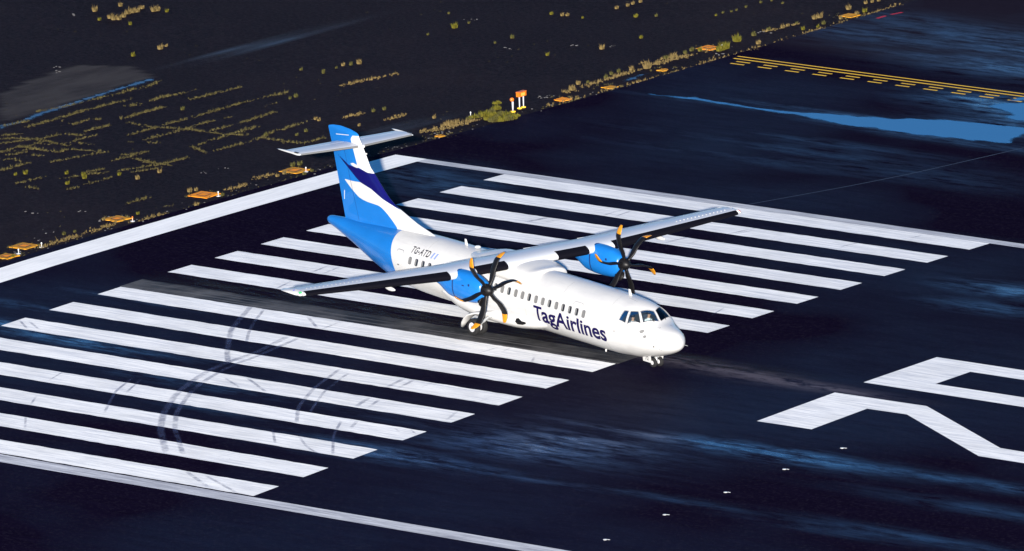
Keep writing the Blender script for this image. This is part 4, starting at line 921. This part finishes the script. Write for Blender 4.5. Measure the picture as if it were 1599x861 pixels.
for s in (-1, 1):
    MB().tube((1.05, s * .70, 1.15), (1.32, s * .78, 1.13), .018, .010).tube((1.0, s * .66, 1.17), (1.07, s * .72, 1.15), .03).build('pitot_probe', M['steel'], AC)
    MB().tube((.22, s * .35, 2.23), (.02, s * .42, 2.42), .012).build('windscreen_wiper', M['black'], AC)
MB().tube((-3.1, -.5, .28), (-3.1, -.5, .16), .05, .03).build('belly_light', M['white'], AC)

# ---------------- landing gear
def wheel(c, s, r, w, hubm, parent, name='wheel'):
    HF = .56 if r > .3 else .44
    m = MB(); m.lathe([(-w / 2, r * HF), (-w / 2, r * .86), (-w * .36, r * .97), (-w * .15, r), (w * .15, r), (w * .36, r * .97), (w / 2, r * .86), (w / 2, r * HF)], c, (0, 1, 0), 32)
    ty = m.build(name, M['tyre'], parent); sharp(ty, 30)
    m = MB(); m.lathe([(-w / 2 - .004, r * HF), (-w / 2 + .02, r * HF * .75), (-w / 2 - .01, r * .16), (w / 2 + .01, r * .16), (w / 2 - .02, r * HF * .75), (w / 2 + .004, r * HF)], c, (0, 1, 0), 24)
    rm = m.build('rim', hubm, ty); sharp(rm, 30)
    m = MB()
    for k in range(8):
        a = 2 * math.pi * k / 8
        for sd in (-1, 1): m.lathe([(0, r * .05), (.006, r * .05)], Vector(c) + Vector((r * .30 * math.cos(a), sd * (w / 2 - .02), r * .30 * math.sin(a))), (0, sd, 0), 8)
    m.build('wheel_bolts', M['steel'], ty)
    return ty
for s in (-1, 1):
    g = empty('main_landing_gear', (0, 0, 0), 0, AC)
    for yy_ in (2.28, 1.84): wheel((-10.77, s * yy_, .08), s, .40, .24, M['rim'], g)
    m = MB(); m.tube((-10.77, s * 1.66, .08), (-10.77, s * 2.42, .08), .065); m.tube((-10.77, s * 2.06, .08), (-10.25, s * 1.75, .62), .085, .07); m.tube((-10.25, s * 1.75, .62), (-10.0, s * 1.45, .72), .10)
    m.tube((-10.75, s * 1.98, .20), (-10.55, s * 1.60, .80), .055, .05); m.build('gear_leg', M['steel'], g)
    # curved gear fairing reaching over the wheels
    r = []
    arc = [(-9.75, .86, .30), (-10.2, .84, .34), (-10.7, .76, .36), (-11.1, .62, .34), (-11.42, .40, .28), (-11.68, .12, .20), (-11.82, -.12, .11)]
    for i, (x, z, w) in enumerate(arc):
        yc = s * (1.70 + .42 * min(1, i / 2.5)); q = []
        dx, dz = (arc[min(i + 1, 6)][0] - arc[max(i - 1, 0)][0], arc[min(i + 1, 6)][1] - arc[max(i - 1, 0)][1]); l = math.hypot(dx, dz); nx_2, nz_2 = -dz / l, dx / l
        for k in range(10):
            a = 2 * math.pi * k / 10; q.append(Vector((x + nx_2 * .07 * math.sin(a), yc + w * math.cos(a), z + nz_2 * .07 * math.sin(a))))
        r.append(q)
    MB().loft(r).build('gear_door', M['white'], g, True)
g = empty('nose_landing_gear', (0, 0, 0), 0, AC)
for s in (-1, 1): wheel((0, s * .19, .215), s, .225, .15, M['rim'], g)
m = MB(); m.tube((0, -.27, .215), (0, .27, .215), .04); m.tube((0, 0, .20), (-.12, 0, .85), .06, .075); m.tube((.02, 0, .30), (-.38, 0, .75), .03); m.box((.06, 0, .5), (.08, .16, .10)); m.build('gear_leg', M['steel'], g)
for s in (-1, 1):
    d_ = MB().box((-.27, s * .37, .40), (.58, .025, .36), Matrix.Rotation(R(-10 * s), 3, 'X')).build('gear_door', M['white'], g)
    if s < 0:
        cu = bpy.data.curves.new('t', 'FONT'); cu.body = '72'; cu.size = .26; cu.offset = .004; ob = bpy.data.objects.new('t', cu); COL.objects.link(ob); bpy.context.view_layer.update()
        me = bpy.data.meshes.new_from_object(ob.evaluated_get(bpy.context.evaluated_depsgraph_get())); bpy.data.objects.remove(ob)
        for v_ in me.vertices: v_.co = Vector((-.38 + v_.co.x, -.37 - .018 - (v_.co.y - .09) * -math.sin(R(10)) * -1, .32 + v_.co.y))
        me.name = 'door_number'; me.materials.append(M['regist']); o = bpy.data.objects.new('door_number', me); COL.objects.link(o); o.parent = d_
    MB().lathe([(0, .04), (.02, .035)], (-.02, s * .12, .62), (1, 0, 0), 10).build('taxi_light', M['white'], g)
# exhaust outlet on the nacelle's side and belly antenna
for s in (-1, 1):
    MB().tube((-10.9, s * (YP + .42), 2.95), (-11.25, s * (YP + .58), 2.98), .13, .14).build('exhaust_outlet', M['steel'], AC)

# ------------------------------------------------------------------ crew and seats in the cockpit
def skin_body(name, joints, edges, rad, mats, loc):
    me = bpy.data.meshes.new(name); me.from_pydata(joints, edges, []); o = bpy.data.objects.new(name, me); COL.objects.link(o)
    sk = o.modifiers.new('s', 'SKIN'); sk.use_smooth_shade = True; sub = o.modifiers.new('u', 'SUBSURF'); sub.levels = 1; sub.render_levels = 1
    for i, r_ in enumerate(rad): me.skin_vertices[0].data[i].radius = r_ if isinstance(r_, tuple) else (r_, r_)
    me.skin_vertices[0].data[0].use_root = True
    bpy.context.view_layer.update()
    m2 = bpy.data.meshes.new_from_object(o.evaluated_get(bpy.context.evaluated_depsgraph_get())); bpy.data.objects.remove(o)
    for m_ in mats: m2.materials.append(m_)
    m2.name = name; o = bpy.data.objects.new(name, m2); COL.objects.link(o); o.parent = None; return o
ACM = Matrix.Translation(AC.location) @ AC.rotation_euler.to_matrix().to_4x4()
def crew(y, label, turn):
    J = [(0, 0, 0), (0, 0, .25), (.02, 0, .46), (.03, 0, .56), (.05, 0, .66), (.06, 0, .80),
         (0, .19, .46), (.10, .24, .24), (.34, .16, .22), (.42, .13, .23), (.48, .12, .23), (0, -.19, .46), (.10, -.24, .24), (.34, -.16, .22), (.42, -.13, .23), (.48, -.12, .23),
         (.20, .10, -.02), (.42, .11, .0), (.45, .11, -.38), (.55, .11, -.42), (.20, -.10, -.02), (.42, -.11, .0), (.45, -.11, -.38), (.55, -.11, -.42)]
    E_ = [(0, 1), (1, 2), (2, 3), (3, 4), (4, 5), (2, 6), (6, 7), (7, 8), (8, 9), (9, 10), (2, 11), (11, 12), (12, 13), (13, 14), (14, 15), (0, 16), (16, 17), (17, 18), (18, 19), (0, 20), (20, 21), (21, 22), (22, 23)]
    rad = [(.15, .11), (.14, .11), (.13, .10), .055, (.085, .075), (.075, .07), .065, .05, .038, .035, .02, .065, .05, .038, .035, .02, .09, .065, .05, .04, .09, .065, .05, .04]
    o = skin_body('person', J, E_, rad, [M['skin'], M['shirt'], M['seat']], None)
    fm_ = []
    for p_ in o.data.polygons:
        c = p_.center; fm_.append(0 if c.z > .54 or c.x > .36 and c.z > .1 else (1 if c.z > .08 else 2))
    o.data.polygons.foreach_set('material_index', fm_)
    o.matrix_world = ACM @ Matrix.Translation((-1.22, y, 1.36)) @ Matrix.Rotation(R(turn), 4, 'Z') @ Matrix.Translation((0, 0, .12))
    tag(o, label, 'person')
    hm = MB(); hm.loft([[Vector((.045 + r_ * math.cos(a), r_ * .9 * math.sin(a), z)) for a in [2 * math.pi * i / 14 for i in range(14)]] for z, r_ in ((.73, .102), (.78, .105), (.83, .09), (.87, .06), (.885, .02))])
    for v_i, p in enumerate(hm.v): hm.v[v_i] = (p[0] - .02, p[1], p[2])
    hm.build('hair', M['hair'], o, True)
    f2 = MB(); f2.lathe([(0, .022), (.035, .010)], (.125, 0, .725), (1, 0, -.2), 8); f2.build('nose', M['skin'], o, True)
    e2 = MB(); 
    for sy in (-.03, .03): e2.lathe([(0, .012), (.006, .008)], (.128, sy, .755), (1, 0, 0), 8)
    e2.build('eyes', M['hair'], o); 
    return o
crew(-.48, 'pilot in a white shirt in the cockpit seat nearer the camera', -8)
crew(.48, 'pilot in a white shirt in the farther cockpit seat', 5)
for y, lab in ((-.48, 'dark cockpit seat behind the nearer pilot'), (.48, 'dark cockpit seat behind the farther pilot')):
    t = empty('pilot_seat'); t.matrix_world = ACM @ Matrix.Translation((-1.22, y, 1.36)); tag(t, lab, 'seat', 'cockpit seats')
    a1 = MB().box((.12, 0, .0), (.46, .44, .10)).build('seat_cushion', M['seat'], t)
    MB().box((-.19, 0, .33), (.09, .42, .62), Matrix.Rotation(R(-6), 3, 'Y')).build('backrest', M['seat'], t)
    MB().box((-.22, 0, .72), (.07, .22, .14)).build('headrest', M['seat'], t)
pn = MB().box((-.42, 0, 1.72), (.14, 1.5, .34)).build('instrument_panel', M['interior'], AC)
# ------------------------------------------------------------------ marker pads, edge lights, orange sign
PADL = ['orange pad at the left picture edge, half under weeds', 'orange pad second from the left picture edge', 'weathered orange pad with a torn white rim beside the threshold bar', 'clean orange pad with a dark square left of the tail', 'orange pad with a dark square nearest the aircraft tail tip',
        'faint worn pad between the tailplane and the orange sign', 'orange pad first to the right of the orange sign', 'small orange pad second to the right of the orange sign', 'small yellowish pad third to the right of the orange sign', 'bright orange pad between green weeds near the yellow lines', 'thin orange pad far up the weedy edge']
M['orange2'] = marking_mat('dirty_yellow_orange_paint', (.66, .27, .008), .8, (.12, .09, .015), .50, 'y')
M['post'] = simple('shade_toned_white_post', (.30, .30, .34), .6)  # white post and legs, their shading painted into this lavender-grey colour
def wz(y): return zg(y) - .05
for k, (x, y) in enumerate(pads):
    sc = [.8, .9, .85, 1, .95, .35, .6, .5, .42, .8, .7][k]; hx, hy = .60 * sc, .62 * sc
    root = empty('light_pad', (x, y, wz(y)), R(rng.uniform(-6, 6))); tag(root, PADL[k], 'marker pad', 'orange light base pads along the pavement edge')
    b_ = MB(); n = 5; top = []
    P = [(-hx, -hy), (hx, -hy), (hx, hy), (-hx, hy)]; Q2 = []
    for (x0, y0), (x1, y1) in zip(P, P[1:] + P[:1]):
        for i in range(n): t = i / n; j = .07 if k in (0, 2, 5, 6, 7, 8) else .025; Q2.append((x0 + (x1 - x0) * t + rng.uniform(-j, j), y0 + (y1 - y0) * t + rng.uniform(-j, j)))
    m = len(Q2); b_.add([(a, b, -.02) for a, b in Q2] + [(a * .97, b * .97, .035) for a, b in Q2], [(i, (i + 1) % m, m + (i + 1) % m, m + i) for i in range(m)] + [tuple(range(m, 2 * m))])
    b_.build('concrete_slab', M['orange'] if k in (3, 6, 9) else M['orange2'], root)
    if k in (0, 1, 3, 4, 2, 9):
        h = .26 * sc; fr_ = MB()
        for a, b, c, d in ((-h, -h, h, -h), (h, -h, h, h), (h, h, -h, h), (-h, h, -h, -h)): fr_.box(((a + c) / 2, (b + d) / 2, .040), (abs(c - a) + .05, abs(d - b) + .05, .012))
        fr_.build('lid_frame', M['black'], root)
        MB().box((0, 0, .037), (2 * h - .06, 2 * h - .06, .016)).build('lid', M['orange'], root)
POSTL = ['small edge light among weeds at the left picture edge', 'small white edge light second from the left', 'small orange-topped edge light beside the weathered pad', 'small white edge light right of the clean orange pad', 'small pinkish edge light right of the pad near the tail', 'tiny light fixture in the weeds left of the orange sign', 'small white edge light among green weeds near the yellow lines']
M['pinkish'] = simple('faded_red_plastic', (.75, .35, .28), .5)
for k, (x, y) in enumerate(posts):
    root = empty('edge_light', (x, y, wz(y))); root.scale = (.72, .72, .72); tag(root, POSTL[k], 'edge light', 'low lights along the pavement edge')
    MB().lathe([(0, .17), (.03, .16), (.04, .06), (.05, .05)], (0, 0, 0), (0, 0, 1), 16).build('base_plate', M['white'] if k != 5 else M['shade'], root, False)
    MB().lathe([(.04, .025), (.24, .025)], (0, 0, 0), (0, 0, 1), 10).build('stem', M['pinkish'] if k in (2, 4) else M['white'], root)
    MB().lathe([(.24, .05), (.27, .055), (.33, .045), (.36, .01)], (0, 0, 0), (0, 0, 1), 12).build('lamp_head', M['orange_metal'] if k == 2 else M['white'], root, True)
# sign box on two legs
(sx, sy), (sx2, sy2), (bx, by) = sign
root = empty('marker_box', ((sx + sx2) / 2, (sy + sy2) / 2, wz(sy)), R(0)); tag(root, 'orange box marker on two white legs beside the bushy weeds', 'marker')
MB().box((0, 0, .76), (.22, .60, .24)).box((0, 0, .89), (.25, .63, .025)).build('marker_cabinet', M['orange_metal'], root)
MB().box((.117, .0, .76), (.012, .30, .16)).build('face_plate', simple('pale_orange_metal', (.85, .30, .05), .5), root)
for dy in (-.17, .17):
    lg = MB().lathe([(.06, .03), (.35, .036), (.64, .045)], (0, dy, 0), (0, 0, 1), 12).build('leg', M['post'], root)
    MB().lathe([(0, .13), (.05, .12), (.07, .05)], (0, dy, 0), (0, 0, 1), 14).build('foot', M['yellow'], lg)
root = empty('marker_post', (bx, by, wz(by))); tag(root, 'white post with a round orange head left of the box marker', 'marker')
MB().lathe([(.05, .04), (.2, .045), (.5, .06), (.56, .05)], (0, 0, 0), (0, 0, 1), 14).build('post', M['post'], root, True)
MB().lathe([(-.09, .07), (-.07, .10), (.04, .11), (.08, .09), (.09, .02)], (-.03, -.03, .66), (.9, -.5, .15), 20).build('lamp_head', M['orange_metal'], root, True)
MB().lathe([(0, .15), (.05, .14), (.06, .05)], (0, 0, 0), (0, 0, 1), 14).build('foot', M['yellow'], root)
# inset lights in the runway beyond the stripes
IL = [(48.17, -9.04), (48.08, -13.35), (48.11, -17.84), (47.97, -22.19), (48.1, -26.74)]
for k, (x, y) in enumerate(IL):
    root = empty('inset_light', (x, y, zg(y))); tag(root, 'small white inset light, number %d outward from the big digit 2' % (k + 1), 'inset light', 'inset lights across the runway')
    MB().lathe([(0, .10), (.015, .09), (.022, .06), (.026, .01)], (0, 0, 0), (0, 0, 1), 16).build('light_body', M['white'], root, True)
    MB().box((.15, .06, .010), (.12, .04, .016)).build('cable_cover', M['white'], root)

# ------------------------------------------------------------------ weeds
def blades(mb, c, h, spread, n, rg, lean=.5, wid=.022):
    for _ in range(n):
        a = rg.uniform(0, 2 * math.pi); rr = spread * math.sqrt(rg.random()) * .6; hh = h * rg.uniform(.35, 1.0) * rg.uniform(.7, 1.0) * (1.1 - .6 * rr / (spread * .6 + 1e-6)); le = lean * rg.uniform(.1, 1) * hh
        x0, y0 = c[0] + rr * math.cos(a), c[1] + rr * math.sin(a); b = a + rg.uniform(-.6, .6)
        dx, dy = math.cos(b) * le, math.sin(b) * le; w = wid * rg.uniform(.6, 1.3); px_, py_ = -math.sin(b + .9) * w, math.cos(b + .9) * w
        z = c[2]
        mb.add([(x0 - px_, y0 - py_, z - .02), (x0 + px_, y0 + py_, z - .02), (x0 + dx * .45 + px_ * .8, y0 + dy * .45 + py_ * .8, z + hh * .6), (x0 + dx * .45 - px_ * .8, y0 + dy * .45 - py_ * .8, z + hh * .6), (x0 + dx, y0 + dy, z + hh)], [(0, 1, 2, 3), (3, 2, 4)])
rw_ = random.Random(11)
KN = ['yellow-green weed tuft', 'dry tan grass tuft', 'olive green weed tuft']
def where_of(x, y):
    if x > -8.3: return 'at the runway end'
    if x > -11.5:
        return 'on the pavement edge ' + ('left of the tail' if y < 26 else 'between tail and orange marker' if y < 42 else 'between orange marker and yellow lines' if y < 60 else 'beyond the yellow lines')
    if y < 20: return 'on cracked pavement at the left'
    if x < -40: return 'in the distant upper left corner'
    return 'alone on the dark old pavement'
cnt = {}
for x, y, h, c in tufts:
    h = max(.16, h * 1.05); m = MB(); blades(m, (0, 0, 0), h * 1.15, h * .55, int(60 + 130 * h), rw_, .6, .015 + .012 * h)
    o = mesh_obj('weed_tuft', m.v, m.f, GM[c]); o.location = (x, y, wz(y) if x < LAND_EDGE else zg(y))
    size = 'large' if h > .4 else 'small' if h < .25 else 'middle-sized'
    tag(o, '%s %s %s' % (size, KN[c], where_of(x, y)), 'weed', '%s %ss %s' % (size, KN[c], where_of(x, y)))
for k, (x, y) in enumerate(bush):
    m = MB(); h = rw_.uniform(.35, .55) if k < 9 else rw_.uniform(.22, .38); blades(m, (0, 0, 0), h, .42, 150, rw_, .5, .028)
    o = mesh_obj('weed_clump', m.v, m.f, GM[0 if k % 3 else 2]); o.location = (x, y, wz(y) if x < LAND_EDGE else zg(y)); tag(o, 'leafy green weed clump of the thicket left of the orange marker', 'weed', 'weed thicket left of the orange marker')
def weed_row(name, lines, dens, h0, h1, mat, label, jit=.06, gap=.25):
    m = MB()
    for L_ in lines:
        on = True
        for (x0, y0), (x1, y1) in zip(L_, L_[1:]):
            l = math.hypot(x1 - x0, y1 - y0); n = int(l * dens)
            ph = rw_.uniform(0, 6)
            for i in range(n):
                t = (i + rw_.random()) / n; d = l * t
                amp = .5 + .5 * math.sin(d * 1.7 + ph) * math.sin(d * .63 + 2 * ph)
                if amp < gap * rw_.random() * 1.6: continue
                x = x0 + (x1 - x0) * t + rw_.gauss(0, jit); y = y0 + (y1 - y0) * t + rw_.gauss(0, jit)
                blades(m, (x, y, wz(y)), rw_.uniform(h0, h1) * (.5 + .6 * amp), .07, 6, rw_, .6, .013)
    return tag(mesh_obj(name, m.v, m.f, mat), label, None, None, 'stuff')
weed_row('grass', cracks, 24, .05, .27, GM[3], 'dry weeds growing in rows along the pavement cracks', .09, .3)
weed_row('grass', rows, 26, .10, .34, GM[1], 'tan grass rows along the pavement edge and upper cracks', .13)
edge_l = [[(-8.9, -2), (-8.7, 10), (-8.6, 22), (-8.8, 30)], [(-8.75, 30), (-8.9, 40), (-8.7, 45)], [(-8.8, 44), (-8.5, 54), (-8.4, 60), (-8.5, 76)]]
weed_row('grass', edge_l[2:], 16, .08, .28, GM[1], 'low tan grass along the far pavement edge', .16, .5)
weed_row('grass', edge_l[:2], 5, .04, .12, GM[3], 'sparse low weeds along the near pavement edge', .18, .7)
# scattered low weeds in the cracked corner
m = MB()
for x_, y_ in pads:
    for _ in range(16):
        a_ = rw_.uniform(0, 6.28); r_ = rw_.uniform(.6, .95); blades(m, (x_ + r_ * math.cos(a_), y_ + r_ * math.sin(a_), wz(y_)), rw_.uniform(.06, .2), .12, 7, rw_, .7, .014)
for _ in range(900):
    px_, py_ = rw_.uniform(-50, -9.5), rw_.uniform(-6, 80)
    if math.sin(px_ * .55 + 1.3 * math.sin(py_ * .2)) + math.sin(py_ * .41 + px_ * .13) > .75: blades(m, (px_, py_, wz(py_)), rw_.uniform(.03, .10), .10, 4, rw_, .7, .010)
for _ in range(420):
    px_, py_ = rw_.uniform(-22.5, -12.5), rw_.uniform(-7, 9)
    if rw_.random() < .55 and (px_ + 17) ** 2 / 20 + (py_ - .5) ** 2 / 40 < 1: blades(m, (px_, py_, wz(py_)), rw_.uniform(.05, .14), .09, 5, rw_, .6, .013)
tag(mesh_obj('grass', m.v, m.f, GM[3]), 'scattered low weeds on the old dark pavement', None, None, 'stuff')
# pale bits of broken paint and gravel
m = MB()
for x, y in debris:
    for _ in range(4):
        a, b = x + rw_.gauss(0, .22), y + rw_.gauss(0, .22); s_ = rw_.uniform(.02, .06)
        z = (wz(b) if a < LAND_EDGE else zg(b)); m.box((a, b, z + s_ * .25), (s_ * 2, s_ * 1.2, s_ * .6), Matrix.Rotation(rw_.uniform(0, 3), 3, 'Z'))
for _ in range(90):
    a = rw_.gauss(-8.8, .35); b = rw_.uniform(-2, 60); s_ = rw_.uniform(.015, .05)
    z = (wz(b) if a < LAND_EDGE else zg(b)); m.box((a, b, z + s_ * .25), (s_ * 2, s_ * 1.2, s_ * .6), Matrix.Rotation(rw_.uniform(0, 3), 3, 'Z'))
tag(mesh_obj('gravel', m.v, m.f, simple('pale_broken_bits', (.07, .068, .07), .9)), 'pale chips and gravel scattered on the dark pavement', None, None, 'stuff')
print('done', len(bpy.data.objects))
